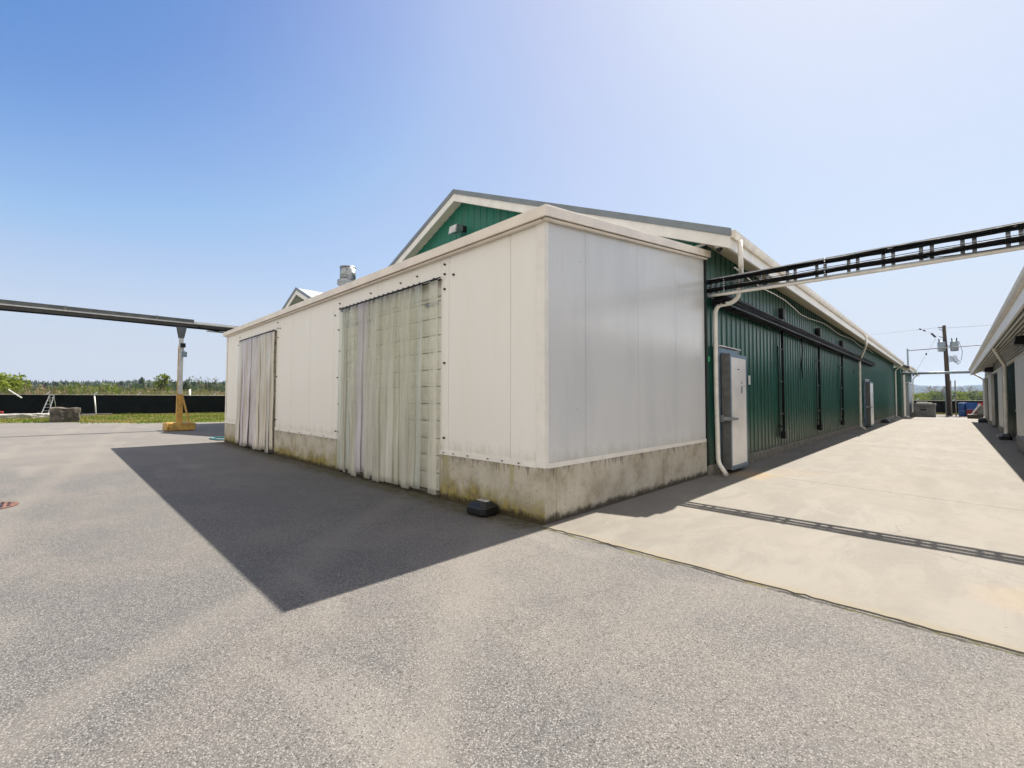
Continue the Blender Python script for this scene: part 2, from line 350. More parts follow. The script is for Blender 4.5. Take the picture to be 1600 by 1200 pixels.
WOOD = simple('pole_wood', (.055,.04,.028), .85, 0, .35, 4, .3, stretch=(4,4,.4)); POSTW = simple('white_post_paint', (.62,.61,.58), .45, 0, .12, 5)
RUST = simple('rusty_iron', (.15,.075,.055), .8, .2, .4, 20, .3); ROCK = simple('weathered_concrete', (.095,.08,.062), .95, 0, .55, 2.6, .6)
SCREEN = simple('black_screen_mesh', (.005,.006,.005), .95, 0, .5, 1.3, spec=.1); RAIL = simple('dusty_rail', (.24,.23,.20), .6, .3, .3, 3)
GREYB = simple('grey_container', (.17,.17,.165), .8, 0, .25, 3, .1); BLUE = simple('blue_plastic', (.02,.10,.33), .45, 0, .2, 4); RED = simple('red_plastic', (.33,.03,.02), .45, 0, .2, 4)
TRAF = simple('transformer_paint', (.22,.27,.31), .4, .2, .1, 5); DUCT = simple('duct_beam', (.11,.115,.11), .45, .4, .25, 3); PAPER = simple('paper', (.72,.72,.70), .6, 0, .04, 4); INK = simple('ink', (.03,.03,.04), .6, 0, .1, 4)
RWHITE = simple('right_panel_white', (.62,.60,.55), .5, 0, .1, 2); RRIB = m_green('ribbed_upper_cladding', (.030,.045,.035), False, .3)
HOSE = simple('teal_hose', (.05,.19,.22), .4, 0, .2, 10)

# ---------------------------------------------------------------- ground
def sheet(name, x0, y0, x1, y1, z, mat, kind='structure', hole=None):
    m = MB(); m.add([(x0,y0,z),(x1,y0,z),(x1,y1,z),(x0,y1,z)], [(0,1,2,3)])
    o = m.build(name, mat, None, ((x0+x1)/2, (y0+y1)/2, z)); o['kind'] = kind; return o
def m_field():
    n = NT('field_grass'); c = n.mix(n.ss(n.noise(.05, 5), .35, .65), (.085,.105,.025), (.14,.125,.05))
    c = n.mix(n.ss(n.noise(2.5, 5), .4, .7), c, (.05,.075,.014)); n.bump(n.noise(6, 4), .5, .1); return n.set(c, .95, 0, .1)
def m_verge():
    n = NT('verge_grass'); c = n.mix(n.ss(n.noise(.55, 5, .6), .4, .64), (.075,.12,.012), (.19,.145,.035))
    c = n.mix(n.ss(n.noise(7, 4), .4, .7, 0, .7), c, (.045,.075,.01)); n.bump(n.noise(14, 4), .8, .06); return n.set(c, .95, 0, .1)
sheet('ground', -3500, -3500, 3500, 3500, -.012, m_field())
mb = MB(); mb.add([(-24,-60,0),(60,-60,0),(60,75,0),(-24,75,0)], [(0,1,2,3)])
edge = [(-24,75),(-28,14),(-30.4,3.6),(-32,-.5),(-36.2,-3.6),(-38.2,-6.5),(-44,-14),(-60,-30),(-60,-60),(-24,-60)]
mb.add([(x,y,0) for x, y in edge], [tuple(range(len(edge)))])
yd = mb.build('yard', ASPH, None, (0,0,0)); yd['kind'] = 'structure'
vm = MB(); ve = [(-28,14),(-30.4,3.6),(-32,-.5),(-36.2,-3.6),(-38.2,-6.5),(-44,-14),(-60,-30),(-60,60),(-26,60)]
vm.add([(x,y,-.004) for x, y in ve], [tuple(range(len(ve)))[::-1]])
vg = vm.build('grass_verge', m_verge(), None, (-45,0,-.004)); vg['kind'] = 'structure'
ys = [-.045, 5.42, 14.2, 23, 32, 41, 50]
m = MB()
rnd = random.Random(3)
for i in range(len(ys)-1):
    skew = -.19
    for (xa, xb) in ((.0, 9.0),):
        ya = lambda x: ys[i]+(skew*(x-.6)+.35 if i else 0)+.006
        yb = lambda x: ys[i+1]+skew*(x-.6)+.35-.006
        if i == 0:      # ragged front edge
            K = 150; front = [(xa+(xb-xa)*k/K, ys[0]+(noise.noise(Vector((k*.15,2,0)))*.022+noise.noise(Vector((k*.9,5,0)))*.026)) for k in range(K+1)]
        else: front = [(xa, ya(xa)), (xb, ya(xb))]
        poly = front+[(xb, yb(xb)), (xa, yb(xa))]
        m.extr([(x, y, .0) for x, y in poly], (0, 0, .010))
ln = m.build('concrete_lane', LANE, None, (0,0,0)); ln['kind'] = 'structure'
sheet('lane_joint_bed', 0, .1, 9, 50, .004, simple('joint_fill', (.07,.06,.05), .9))

# ---------------------------------------------------------------- white cold store
box = thing('cold_store', 'white insulated-panel cold store on a concrete footing at the barn gable', 'storage building', (-7.3, 0, 0))
XL, YB = -14.59, 4.955
def ztop(y): return 3.70 + .13*y
D1 = (-5.50, -2.10); D2 = (-12.80, -9.50); DH = 3.33
m = MB()        # footing in pieces, leaving the door openings
for a, b in ((XL, D2[0]), (D2[1], D1[0])): MB().box(a, 0, -.3, b, .22, .675).build('footing', PLIN, box, bevel=.012)
m.box(D1[1], 0, -.3, 0, .22, .675)
m.build('footing', PLIN, box, bevel=.012)
for q in ((-.22,.22,-.3,0,3.08,.675), (-.22,3.09,-.3,-.002,YB,.675), (XL,.22,-.3,XL+.22,YB,.675)): MB().box(*q).build('footing', PLIN, box, bevel=.012)
# front wall panels
m = MB(); g = .0035
fx = [XL, -13.45, D2[0]]; 
def pan(m, x0, x1, z0, z1, y=.012, t=.12): m.box(x0+g, y, z0, x1-g, y+t, z1, 0)
for a, b in ((XL+.14, -13.7), (-13.7, D2[0]), (D2[1], -8.35), (-8.35, -7.18), (-7.18, -5.9), (-5.9, D1[0]), (D1[1], -1.9), (-1.9, -.59), (-.59, -.14)):
    pan(m, a, b, .70, 3.70)
for a, b in ((D2[0], -11.1), (-11.1, D2[1]), (D1[0], -4.05), (-4.05, D1[1])): pan(m, a, b, DH+.01, 3.70)
m.box(XL+.1, .05, .69, D2[0], .11, 3.7, 1); m.box(D2[1], .05, .69, D1[0], .11, 3.7, 1); m.box(D1[1], .05, .69, -.1, .11, 3.7, 1)
m.box(D2[0], .05, DH+.03, D2[1], .11, 3.7, 1); m.box(D1[0], .05, DH+.03, D1[1], .11, 3.7, 1)
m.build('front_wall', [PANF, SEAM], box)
m = MB()
for a, b in ((.07, .86), (.86, 2.28), (2.28, 3.62), (3.62, YB-.03)):
    a += g; b -= g
    m.hexa([(-.132,a,.70),(-.012,a,.70),(-.012,b,.70),(-.132,b,.70),(-.132,a,ztop(a)),(-.012,a,ztop(a)),(-.012,b,ztop(b)),(-.132,b,ztop(b))])
m.hexa([(-.12,.02,.69),(-.05,.02,.69),(-.05,YB-.03,.69),(-.12,YB-.03,.69),(-.12,.02,3.7),(-.05,.02,3.7),(-.05,YB-.03,ztop(YB)),(-.12,YB-.03,ztop(YB))], 1)
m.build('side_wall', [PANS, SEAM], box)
m = MB(); m.hexa([(XL,.16,.7),(XL+.12,.16,.7),(XL+.12,YB,.7),(XL,YB,.7),(XL,.16,ztop(.16)),(XL+.12,.16,ztop(.16)),(XL+.12,YB,ztop(YB)),(XL,YB,ztop(YB))])
m.build('far_side_wall', PANF, box)
m = MB()        # corner and base trims, thin bent sheet
m.box(-.14+g, -.001, .675, 0.0, .008, 3.70); m.box(-.004, .0085, .675, .0035, .07, 3.71); m.build('corner_trim', TRIM, box); m = MB(); m.box(XL, -.001, .675, XL+.14-g, .008, 3.70); m.box(XL-.004, .008, .675, XL+.0, .16, 3.72)
m.build('corner_trim', TRIM, box)
m = MB()
for a, b in ((XL+.14, D2[0]), (D2[1], D1[0]), (D1[1], -.14)): MB().box(a, -.0035, .668, b, .010, .735).build('base_flashing', TRIM, box)
m.box(-.008, .07, .668, .002, YB-.03, .73)
m.build('base_flashing', TRIM, box)
m = MB()        # cap flashing round the roof edge
ce = .10; zb, zt = 3.685, 3.815
def zc(y, z): return z + .13*(y+ce)
m.box(XL-ce, -ce, zb, -5.4, -ce+.03, zt); m.box(-5.396, -ce-.002, zb-.002, ce, -ce+.03, zt+.001)
m.hexa([(ce-.03,-ce+.03,zc(-ce+.03,zb)),(ce,-ce+.03,zc(-ce+.03,zb)),(ce,YB+.06,zc(YB+.06,zb)),(ce-.03,YB+.06,zc(YB+.06,zb)),(ce-.03,-ce+.03,zc(-ce+.03,zt)),(ce,-ce+.03,zc(-ce+.03,zt)),(ce,YB+.06,zc(YB+.06,zt)),(ce-.03,YB+.06,zc(YB+.06,zt))])
m.hexa([(XL-ce,-ce+.03,zc(-ce+.03,zb)),(XL-ce+.03,-ce+.03,zc(-ce+.03,zb)),(XL-ce+.03,YB+.06,zc(YB+.06,zb)),(XL-ce,YB+.06,zc(YB+.06,zb)),(XL-ce,-ce+.03,zc(-ce+.03,zt)),(XL-ce+.03,-ce+.03,zc(-ce+.03,zt)),(XL-ce+.03,YB+.06,zc(YB+.06,zt)),(XL-ce,YB+.06,zc(YB+.06,zt))])
m.box(XL, -.06, 3.655, 0, -.002, 3.684); 
m.hexa([(.005,-.05,3.66),(.06,-.05,3.66),(.06,YB,3.66+.13*YB),(.005,YB,3.66+.13*YB),(.005,-.05,3.69),(.06,-.05,3.69),(.06,YB,3.69+.13*YB),(.005,YB,3.69+.13*YB)])
m.build('cap_flashing', CAPM, box, bevel=.004)
m = MB(); xa, xb = XL-ce+.031, ce-.031
m.hexa([(xa,-ce+.031,zc(-ce,zb)+.03),(xb,-ce+.031,zc(-ce,zb)+.03),(xb,YB,zc(YB,zb)+.03),(xa,YB,zc(YB,zb)+.03),(xa,-ce+.031,zc(-ce,zt)-.02),(xb,-ce+.031,zc(-ce,zt)-.02),(xb,YB,zc(YB,zt)-.02),(xa,YB,zc(YB,zt)-.02)])
m.build('roof', ROOF, box)
def sect_door(x0, x1):
    m = MB(); y = .10; z = .07; k = 0
    while z < DH-.02:
        z1 = min(z+.272, DH+.02); q = .004 if k % 2 else .007
        m.box(x0+.02, y, z+q, x1-.02, y+.045, z1-q, 0)
        for i in range(5):
            a = x0+.1+(x1-x0-.2)*i/5; b = x0+.02+(x1-x0-.2)*(i+1)/5
            m.box(a, y-.008, z+.05, b, y+.001, z1-.05, 0)
        z = z1; k += 1
    m.box(x0, y+.03, .0, x1, y+.08, DH+.05, 1)
    return m.build('sectional_door', [SECT, SEAM], box, bevel=.004)
for a, b in (D2, D1):
    sect_door(a, b)
    m = MB(); m.box(a-.005, .07, 0, a+.035, .098, DH); m.box(b-.035, .07, 0, b+.005, .098, DH); m.box(a+.035, .07, DH-.2, b-.035, .09, DH+.01)
    m.box(a+.04, .065, DH-.34, a+1.2, .09, DH-.3, 1); m.box(b-.5, .06, DH-.33, b-.2, .09, DH-.29, 1)
    m.build('door_frame', [TRIM, GALV], box)
def bolt(x, z, r=.022, y=0.):
    m = MB(); m.tube([(x,y+.011,z),(x,y-.008,z)], r, 10); m.tube([(x,y-.006,z),(x,y-.024,z)], r*.5, 6)
    return m.build('bolt', BOLT, box)
for x, z in [(-2.0,3.56),(-2.0,3.41),(-2.0,3.18),(-1.78,3.36),(-1.995,2.05),(-1.99,.92),(-5.62,3.5),(-5.84,3.28),(-5.66,2.95),(-5.6,2.5),(-5.68,1.95),(-5.62,1.4),(-5.62,.83),(-5.74,.83),
             (-2.75,3.52),(-3.25,3.50),(-4.3,3.5),(-5.6,3.4),(-9.38,3.55),(-9.38,3.4),(-9.2,3.38),(-9.36,3.15),(-9.4,2.1),(-9.42,.95),(-12.95,3.5),(-13.1,3.25),(-12.93,3.05),(-12.98,2.0)]:
    bolt(x, z, .017 if x > -2.1 else .014)
for x in (-.42,-.72,-1.0,-1.42,-1.75,-1.98): bolt(x, .70, .008, -.01)
for x in (-6.3,-7.0,-7.7,-8.4,-9.1): bolt(x, .70, .008, -.01)

# ---------------------------------------------------------------- strip curtains
STR = [m_strip('strip_green_tint', (.76,.74,.64), .30), m_strip('strip_violet_tint', (.76,.70,.75), .42), m_strip('strip_clear_tint', (.80,.77,.66), .24), m_strip('strip_blue_tint', (.70,.73,.68), .30), m_strip('strip_milky_tint', (.82,.79,.70), .36)]
STL = [m_strip('strip_lilac_tint', (.84,.76,.80), .62), m_strip('strip_cream_tint', (.86,.79,.66), .62), m_strip('strip_haze_tint', (.84,.80,.74), .6)]
def curtain(x0, x1, seq, mats, label, seed, drift, amp=1.):
    rn = random.Random(seed)
    t = thing('strip_curtain', label, 'strip curtain', ((x0+x1)/2, -.05, 0), 'plastic strip curtains over the cold store doors')
    m = MB(); m.tube([(x0-.05,-.045,DH+.03),(x1+.05,-.045,DH+.03)], .011, 6); m.box(x0-.03, -.03, DH-.005, x1+.03, -.006, DH+.02)
    m.build('rail', STEELD, t)
    for i, (a, w, mi, hook) in enumerate(seq):
        zb_ = rn.uniform(.03, .15); dr = amp*rn.uniform(-.05, .05)+drift(a); cy = -.05-(i % 2)*(.006+.010*amp)-rn.uniform(0,.006); bow = amp*rn.uniform(.006,.022)*(1 if i % 2 else -1); tw = amp*rn.uniform(-.04,.04)
        K = 26; J = 6; vs = []; fs = []
        for k in range(K+1):
            u = k/K; z = DH+.0-(DH-zb_)*u
            for j in range(J+1):
                s_ = j/J-.5
                x = a+s_*w*(1-.05*u)+dr*u**1.4+.008*math.sin(u*9+i*2)*u
                y = cy+bow*(1-4*s_*s_)*(.4+u)+s_*tw*u-.018*u*(1+math.sin(i*1.7))+.006*math.sin(u*13+i)
                vs.append((x, min(y,-.034), z+ (rn.uniform(-.006,.006) if k == K else 0)))
        for k in range(K):
            for j in range(J): q = k*(J+1)+j; fs.append((q, q+1, q+J+2, q+J+1))
        m = MB(); m.add(vs, fs, 0, True); o = m.build('strip', mats[mi], t)
        so_ = o.modifiers.new('thick', 'SOLIDIFY'); so_.thickness = .003
        m = MB(); m.box(a-w*.36, -.046, DH-.035, a+w*.36, -.036, DH+.035); m.box(a-.012, -.052, DH-.05, a+.012, -.036, DH+.055)
        m.build('clip', STEELD, t)
seq = []; x = D1[0]+.05; rs = random.Random(11)
order = [3,0,3,2,0,1,1,0,4,0,2,0,4,2,0,0,2,3]
for i, k in enumerate(order):
    w = .235; seq.append((x+w/2-.05, w, k, 0)); x += .163
seq.append((-2.22, .24, 0, 0))
curtain(D1[0], D1[1], seq, STR, 'large greenish plastic strip curtain over the nearer cold store doorway', 5, lambda a: .0, .22)
seq = []; x = D2[0]+.0
for i, k in enumerate([2,2,0,0,1,0,0,2,0,1,2,1,1,2,1]):
    seq.append((x+.12, .3, k, 0)); x += .218
curtain(D2[0], D2[1], seq, STL, 'lilac and cream plastic strip curtain over the farther cold store doorway', 9, lambda a: -.16*(1-(a+12.8)/3.3), .3)

# bait station by the wall
bt = thing('bait_station', 'black plastic bait box with white label beside the cold store corner', 'bait box', (-.80, -.13, 0))
m = MB()
def ring(cx, cy, a, b, z, c, n=0): return [(cx-a+c,cy-b,z),(cx+a-c,cy-b,z),(cx+a,cy-b+c,z),(cx+a,cy+b-c,z),(cx+a-c,cy+b,z),(cx-a+c,cy+b,z),(cx-a,cy+b-c,z),(cx-a,cy-b+c,z)]
def loft(m, rings, mt=0):
    n = len(rings[0]); vs = [v for r_ in rings for v in r_]; fs = []
    for i in range(len(rings)-1):
        for j in range(n): fs.append((i*n+j, i*n+(j+1)%n, (i+1)*n+(j+1)%n, (i+1)*n+j))
    fs.append(tuple(range(n))[::-1]); fs.append(tuple(range((len(rings)-1)*n, len(rings)*n))); m.add(vs, fs, mt)
c = (-.80, -.125)
loft(m, [ring(*c,.125,.105,.004,.03), ring(*c,.145,.12,.03,.04), ring(*c,.145,.12,.078,.04)])
m.build('base', BLACK, bt, bevel=.006)
m = MB(); loft(m, [ring(*c,.15,.125,.079,.045), ring(*c,.148,.122,.095,.045), ring(*c,.09,.07,.145,.03)]); m.build('lid', BLACK, bt, bevel=.008)
m = MB(); m.box(c[0]-.075, c[1]-.012, .1455, c[0]+.065, c[1]+.045, .1475); lb_ = m.build('label_sticker', PAPER, bt)
m = MB()
for k in range(3): m.box(c[0]-.065, c[1]-.002+k*.014, .1478, c[0]+.05-.02*(k%2), c[1]+.004+k*.014, .1482)
m.build('print', INK, lb_)
bt.scale = (1.27,1.27,1.2); bt.location = (-.93,-.17,0)

# ---------------------------------------------------------------- barns
def corr(m, p0, d, L, nrm, z0, ztopf, pitch=.3, h=.022, mi=0, phase=0):
    """ribbed sheet running along d from p0, facing nrm"""
    p0 = Vector(p0); d = Vector(d); nrm = Vector(nrm); prof = []; s = -phase
    while s < L:
        for a, o in ((0,0),(pitch*.68,0),(pitch*.77,h),(pitch*.91,h)):
            if 0 <= s+a <= L: prof.append((s+a, o))
        s += pitch
    prof = [(0,0)]+[q for q in prof if q[0] > 1e-4]+[(L,0)]
    vs = []; 
    for s_, o in prof:
        q = p0+d*s_+nrm*o; vs.append((q.x,q.y,z0 if not callable(z0) else z0(s_))); vs.append((q.x,q.y,ztopf(s_)))
    m.add(vs, [(2*i,2*i+2,2*i+3,2*i+1) for i in range(len(prof)-1)], mi)
SL = .422
def roof_slab(m, xr, zr, xe, y0, y1, t=.05, mi=0, seams=.0):
    """one slope from ridge xr,zr to eave xe"""
    ze = zr-SL*abs(xe-xr)
    m.hexa([(xr,y0,zr-t),(xe,y0,ze-t),(xe,y1,ze-t),(xr,y1,zr-t),(xr,y0,zr),(xe,y0,ze),(xe,y1,ze),(xr,y1,zr)] if xe > xr else
           [(xe,y0,ze-t),(xr,y0,zr-t),(xr,y1,zr-t),(xe,y1,ze-t),(xe,y0,ze),(xr,y0,zr),(xr,y1,zr),(xe,y1,ze)], mi)
    if seams:
        y = y0+seams
        while y < y1:
            m.hexa([(xr,y,zr),(xe,y,ze),(xe,y+.03,ze),(xr,y+.03,zr),(xr,y,zr+.035),(xe,y,ze+.035),(xe,y+.03,ze+.035),(xr,y+.03,zr+.035)]); y += seams
def rake(m, xr, zr, xe, y, w, z_hi, z_lo, mi=0):
    """sloping board along a gable edge, face at y, thickness w going +y"""
    ze = zr-SL*abs(xe-xr)
    P = [(xr,y,zr+z_lo),(xe,y,ze+z_lo),(xe,y,ze+z_hi),(xr,y,zr+z_hi)]
    m.extr(P, (0,w,0), mi)
XR, ZR, XE, XEL = -7.73, 8.17, .60, -15.35
YG, YW, YE = 4.62, 4.96, 45.5
barn = thing('green_barn', 'long green metal-clad barn with white eaves on the left of the lane', 'barn', (-6.86, 5, 0))
m = MB(); corr(m, (0,YW+.03,0), (0,1,0), YE-YW, (1,0,0), .2, lambda s: 4.68)
m.box(-.12, YW+.1, .2, -.005, YE, 4.68, 0)
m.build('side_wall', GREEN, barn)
m = MB(); corr(m, (-13.7,YW,0), (1,0,0), 13.7, (0,-1,0), 3.9, lambda s: ZR-.1-SL*abs((-13.7+s)-XR), .3, .022)
m.box(-13.7, YW+.004, 0, 0, YW+.02, 4.3)
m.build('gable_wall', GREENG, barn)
m = MB(); m.box(-.03, YW-.02, .2, .03, YW+.03, 4.72); m.build('corner_trim', GREEND, barn); m = MB(); m.box(-13.72, YW-.02, 0, -13.68, YW+.03, 4.5); m.build('corner_trim', GREEND, barn)
m = MB(); m.box(-.14, YW+.01, -.05, .055, YE, .2); m.box(.03, YW+2.0, .195, .035, YE, .23); m.build('curb', CURB, barn, bevel=.01)
m = MB(); roof_slab(m, XR, ZR, XE, YG+.02, YE+.3, .05, 0, .41); roof_slab(m, XR, ZR, XEL, YG+.02, YE+.3, .05, 0, .41); m.build('roof', ROOF, barn)
m = MB()
for xe in (XE, XEL): rake(m, XR, ZR, xe+(.02 if xe > 0 else -.02), YG-.03, .05, .045, -.095)
for k in range(7):      # joints and screws on the edge trim
    xx = XR+.9+k*1.1; zz = ZR-SL*(xx-XR)
m.build('rake_trim', RTRIM, barn)
m = MB()
for xe in (XE, XEL): rake(m, XR, ZR, xe, YG, .04, -.097, -.33)
m.build('bargeboard', TRIM, barn)
m = MB()
for xe in (XE-.06, XEL+.06): rake(m, XR, ZR, xe, YG+.041, YW-YG-.045, -.27, -.29)
ze = ZR-SL*(XE-XR)
m.hexa([(.012,YW,ze-.29+SL*(XE-.012)),(XE-.05,YW,ze-.29+SL*.05),(XE-.05,YE+.2,ze-.29+SL*.05),(.012,YE+.2,ze-.29+SL*(XE-.012)),(.012,YW,ze-.27+SL*(XE-.012)),(XE-.05,YW,ze-.27+SL*.05),(XE-.05,YE+.2,ze-.27+SL*.05),(.012,YE+.2,ze-.27+SL*(XE-.012))])
m.build('soffit', SOFF, barn)
m = MB(); m.box(XE-.05, YG+.045, ze-.33, XE-.005, YE+.28, ze-.05); m.build('fascia', TRIM, barn)
def gutter(m, x, z, y0, y1, s=1):
    pr_ = [(0,0),(.0,-.12),(.05,-.125),(.08,-.07),(.095,0),(.089,.0),(.075,-.066),(.047,-.115),(.008,-.112),(.008,0)]
    m.extr([(x+s*a, y0, z+b) for a, b in pr_], (0, y1-y0, 0))
m = MB(); gutter(m, XE, ze-.01, YG+.02, 22.0); gutter(m, XE, ze-.012, 22.01, YE+.2); m.box(XE+.002, YG+.0, ze-.135, XE+.095, YG+.02, ze-.008)
m.build('gutter', GUTT, barn)
def spout(parent, pts, r=.045, mat=PIPE):
    m = MB(); m.tube(bend(pts, .12), r, 10); q = m.build('downspout', mat, parent)
    return q
# near downspout drops from the gutter corner and turns back to the wall
m = MB(); m.tube(bend([(.70,4.84,4.5),(.71,4.84,4.05),(.60,5.2,3.96),(.52,5.24,3.5),(.40,5.24,3.42),(.16,5.2,3.40),(.10,5.2,3.28),(.10,5.2,1.6),(.13,5.17,.25),(.34,5.0,.05)], .1, 5), .044, 12); d_ = m.build('downspout', PIPE, barn)
spout(barn, [(.70,22.2,4.5),(.70,22.2,4.05),(.16,24.6,3.5),(.14,24.6,.12),(.35,24.3,.05)], .05)
spout(barn, [(.6,44,4.3),(.18,44.6,3.95),(.16,44.8,.1),(.4,44.4,.06)], .05)
# cooler doors
def cooler_door(parent, y0, y1, zt, lab=None, notice=True):
    m = MB(); m.box(.03, y0-.10, .10, .12, y0-.01, zt+.12); m.box(.03, y1+.01, .10, .12, y1+.10, zt+.12); m.box(.03, y0-.01, zt+.0, .12, y1+.01, zt+.12)
    fr = m.build('cooler_door', [GALVB], parent, bevel=.006)
    m = MB(); m.box(.03, y0-.14, zt+.125, .17, y1+.12, zt+.145); m.build('drip_cap', TRIM, fr)
    m = MB(); m.box(.13, y0-.02, .09, .30, y1+.02, zt-.02, 0); m.build('door_leaf', DGREY, fr, bevel=.006)
    m = MB(); m.box(.301, y0+.03, .17, .307, y1-.03, zt-.09); m.build('door_skin', DOORW, fr)
    m = MB(); m.box(.301, y0-.02, .085, .312, y1+.02, .169); m.box(.301, y0-.02, zt-.088, .310, y1+.02, zt-.018); m.box(.301, y1-.029, .17, .310, y1+.02, zt-.09); m.box(.301, y0-.02, .17, .310, y0+.029, zt-.09); m.build('edge_trim', GALVB, fr)
    m = MB(); zh = 1.12; m.box(.12, y0-.10, zh-.07, .20, y0-.02, zh+.07); m.box(.20, y0-.12, zh-.035, .37, y0-.04, zh+.035); m.bar((.34,y0-.08,zh),(.36,y0+.22,zh-.01), .03, .05); m.bar((.33,y0-.08,zh),(.33,y0-.2,zh-.02), .03, .04)
    m.build('handle', GALV, fr, bevel=.005)
    if notice:
        m = MB(); ym = y0+.55*(y1-y0); m.box(.3075, ym, 1.60, .309, ym+.24, 1.92); nt = m.build('notice', PAPER, fr)
        m = MB(); m.box(.3092, ym+.09, 1.83, .3096, ym+.15, 1.89); m.box(.3092, ym+.07, 1.64, .3096, ym+.17, 1.79); m.build('print', simple('grey_ink', (.25,.25,.26), .6), nt)
        m = MB(); m.box(.3075, ym-.13, 2.12, .309, ym-.02, 2.145); m.build('name_tag', simple('tag_blue', (.02,.04,.16), .4), fr)
    return fr
cooler_door(barn, 5.42, 6.38, 2.46)
cooler_door(barn, 27.0, 28.3, 2.5, notice=True)
for nm, a, b, z0, z1, mt in (('sticker', 4.975, 5.03, 2.26, 2.36, simple('green_sticker', (.08,.5,.2), .5)), ('switch_plate', 7.42, 7.53, 1.86, 2.08, PAPER)):
    m = MB(); m.box(.032, a, z0, .048, b, z1); m.build(nm, mt, barn)

# second barn behind, its gable peeping over the cold store
b2 = thing('gabled_shed', 'second gabled roof with pale standing seams rising behind the cold store', 'barn', (-21, 5, 0))
X2, Z2, E2L, E2R = -21.17, 7.38, -28.8, -15.45
m = MB(); roof_slab(m, X2, Z2, E2R, 4.64, 34, .05, 0, .52); roof_slab(m, X2, Z2, E2L, 4.64, 34, .05, 0, .52); m.build('roof', simple('pale_roof', (.66,.68,.70), .35, .25, .05, 2), b2)
m = MB(); rake(m, X2, Z2, E2R, 4.59, .05, .05, -.1); rake(m, X2, Z2, E2L, 4.59, .05, .05, -.1); m.build('rake_trim', RTRIM, b2)
m = MB(); rake(m, X2, Z2, E2R, 4.62, .04, -.102, -.34); rake(m, X2, Z2, E2L, 4.62, .04, -.102, -.34); m.build('bargeboard', TRIM, b2)
m = MB(); rake(m, X2, Z2, E2R, 4.665, .45, -.28, -.3); rake(m, X2, Z2, E2L, 4.665, .45, -.28, -.3); m.build('soffit', SOFW, b2)
m = MB(); corr(m, (-28.1,5.14,0), (1,0,0), 12.6, (0,-1,0), 0., lambda s: Z2-.1-SL*abs((-28.1+s)-X2)); m.build('gable_wall', GREENG, b2)
m = MB(); m.box(-28.1, 5.16, 0, -28.0, 34, 4.2); m.build('side_wall', GREEN, b2)

# farther barn on the same side
b3 = thing('end_barn', 'far end of the green barns, stepping out past the long left barn', 'barn', (-6, 46, 0))
XW3, YE3 = .42, 60.
m = MB(); corr(m, (XW3,46.2,0), (0,1,0), YE3-46.2, (1,0,0), .15, lambda s: 4.2); m.box(-8, YE3-.1, 0, XW3-.01, YE3, 4.3); m.box(-8, 46.2, 0, XW3-.01, 46.3, 4.3); m.build('wall', GREEN, b3)
m = MB(); m.box(XW3-.05, YE3-.05, 0, XW3+.035, YE3+.02, 4.3); m.build('corner_trim', TRIM, b3)
m = MB(); roof_slab(m, XR, 8.05, 1.05, 46.0, YE3+.5, .05, 0, .5); m.build('roof', ROOF, b3)
z3 = 8.05-SL*(1.05-XR)
m = MB(); m.box(1.0, 46, z3-.33, 1.045, YE3+.5, z3-.05); m.build('fascia', TRIM, b3)
m = MB(); m.hexa([(XW3,46.1,z3-.05),(1.0,46.1,z3-.3),(1.0,YE3+.4,z3-.3),(XW3,YE3+.4,z3-.05),(XW3,46.1,z3-.03),(1.0,46.1,z3-.28),(1.0,YE3+.4,z3-.28),(XW3,YE3+.4,z3-.03)]); m.build('soffit', SOFF, b3)
m = MB(); gutter(m, 1.05, z3-.01, 46, YE3+.5); m.build('gutter', GUTT, b3)
m = MB(); m.box(XW3+.03, 48.6, .1, XW3+.35, 53.2, 2.95); m.box(XW3+.352, 48.75, .2, XW3+.36, 49.9, 2.8); m.box(XW3+.352, 50.1, .2, XW3+.36, 53.0, 2.8); dd = m.build('cooler_door', GALV, b3, bevel=.01)
m = MB(); m.box(XW3+.03, 48.3, 2.98, XW3+.4, 53.4, 3.1); m.build('track', ALUM, dd)
m = MB(); m.box(XW3, 46.3, -.05, XW3+.05, YE3, .15); m.build('curb', CURB, b3)
spout(b3, [(1.0,59.8,z3-.15),(.55,60.05,z3-.55),(.5,60.07,.1)], .05)
for yy in (46.6, 47.6): spout(b3, [(.95,yy-.4,z3-.2),(XW3+.14,yy,z3-.35),(XW3+.14,yy,.12),(XW3+.4,yy-.3,.06)], .055)

# right-hand barn
b4 = thing('opposite_barn', 'barn on the right with white wall panels under a ribbed upper wall', 'barn', (12, 20, 0))
XW, XF, Y4, Y4E, ZF = 5.2, 4.47, 4.0, 42.0, 3.72
m = MB()
m.box(XW, Y4, 0, XW+.1, Y4E, 2.98, 0)
m.build('lower_wall', GREEND, b4)
m = MB()        # horizontally ribbed sheet above the rail
z = 3.06
while z < 3.62:
    m.extr([(XW-.01,Y4,z),(XW-.035,Y4,z+.02),(XW-.035,Y4,z+.05),(XW-.01,Y4,z+.07)], (0,Y4E-Y4,0)); z += .115
m.box(XW, Y4, 3.04, XW+.08, Y4E, 4.1)
m.build('upper_wall', RRIB, b4)
m = MB(); m.box(XW-.10, Y4, 2.96, XW-.002, Y4E, 3.035); m.build('door_track', TRIM, b4, bevel=.01)
m = MB(); zs = ZF-.42    # sloping ribbed soffit
m.hexa([(XF+.05,Y4,zs),(XW,Y4,zs+.31),(XW,Y4E,zs+.31),(XF+.05,Y4E,zs),(XF+.05,Y4,zs+.03),(XW,Y4,zs+.34),(XW,Y4E,zs+.34),(XF+.05,Y4E,zs+.03)])
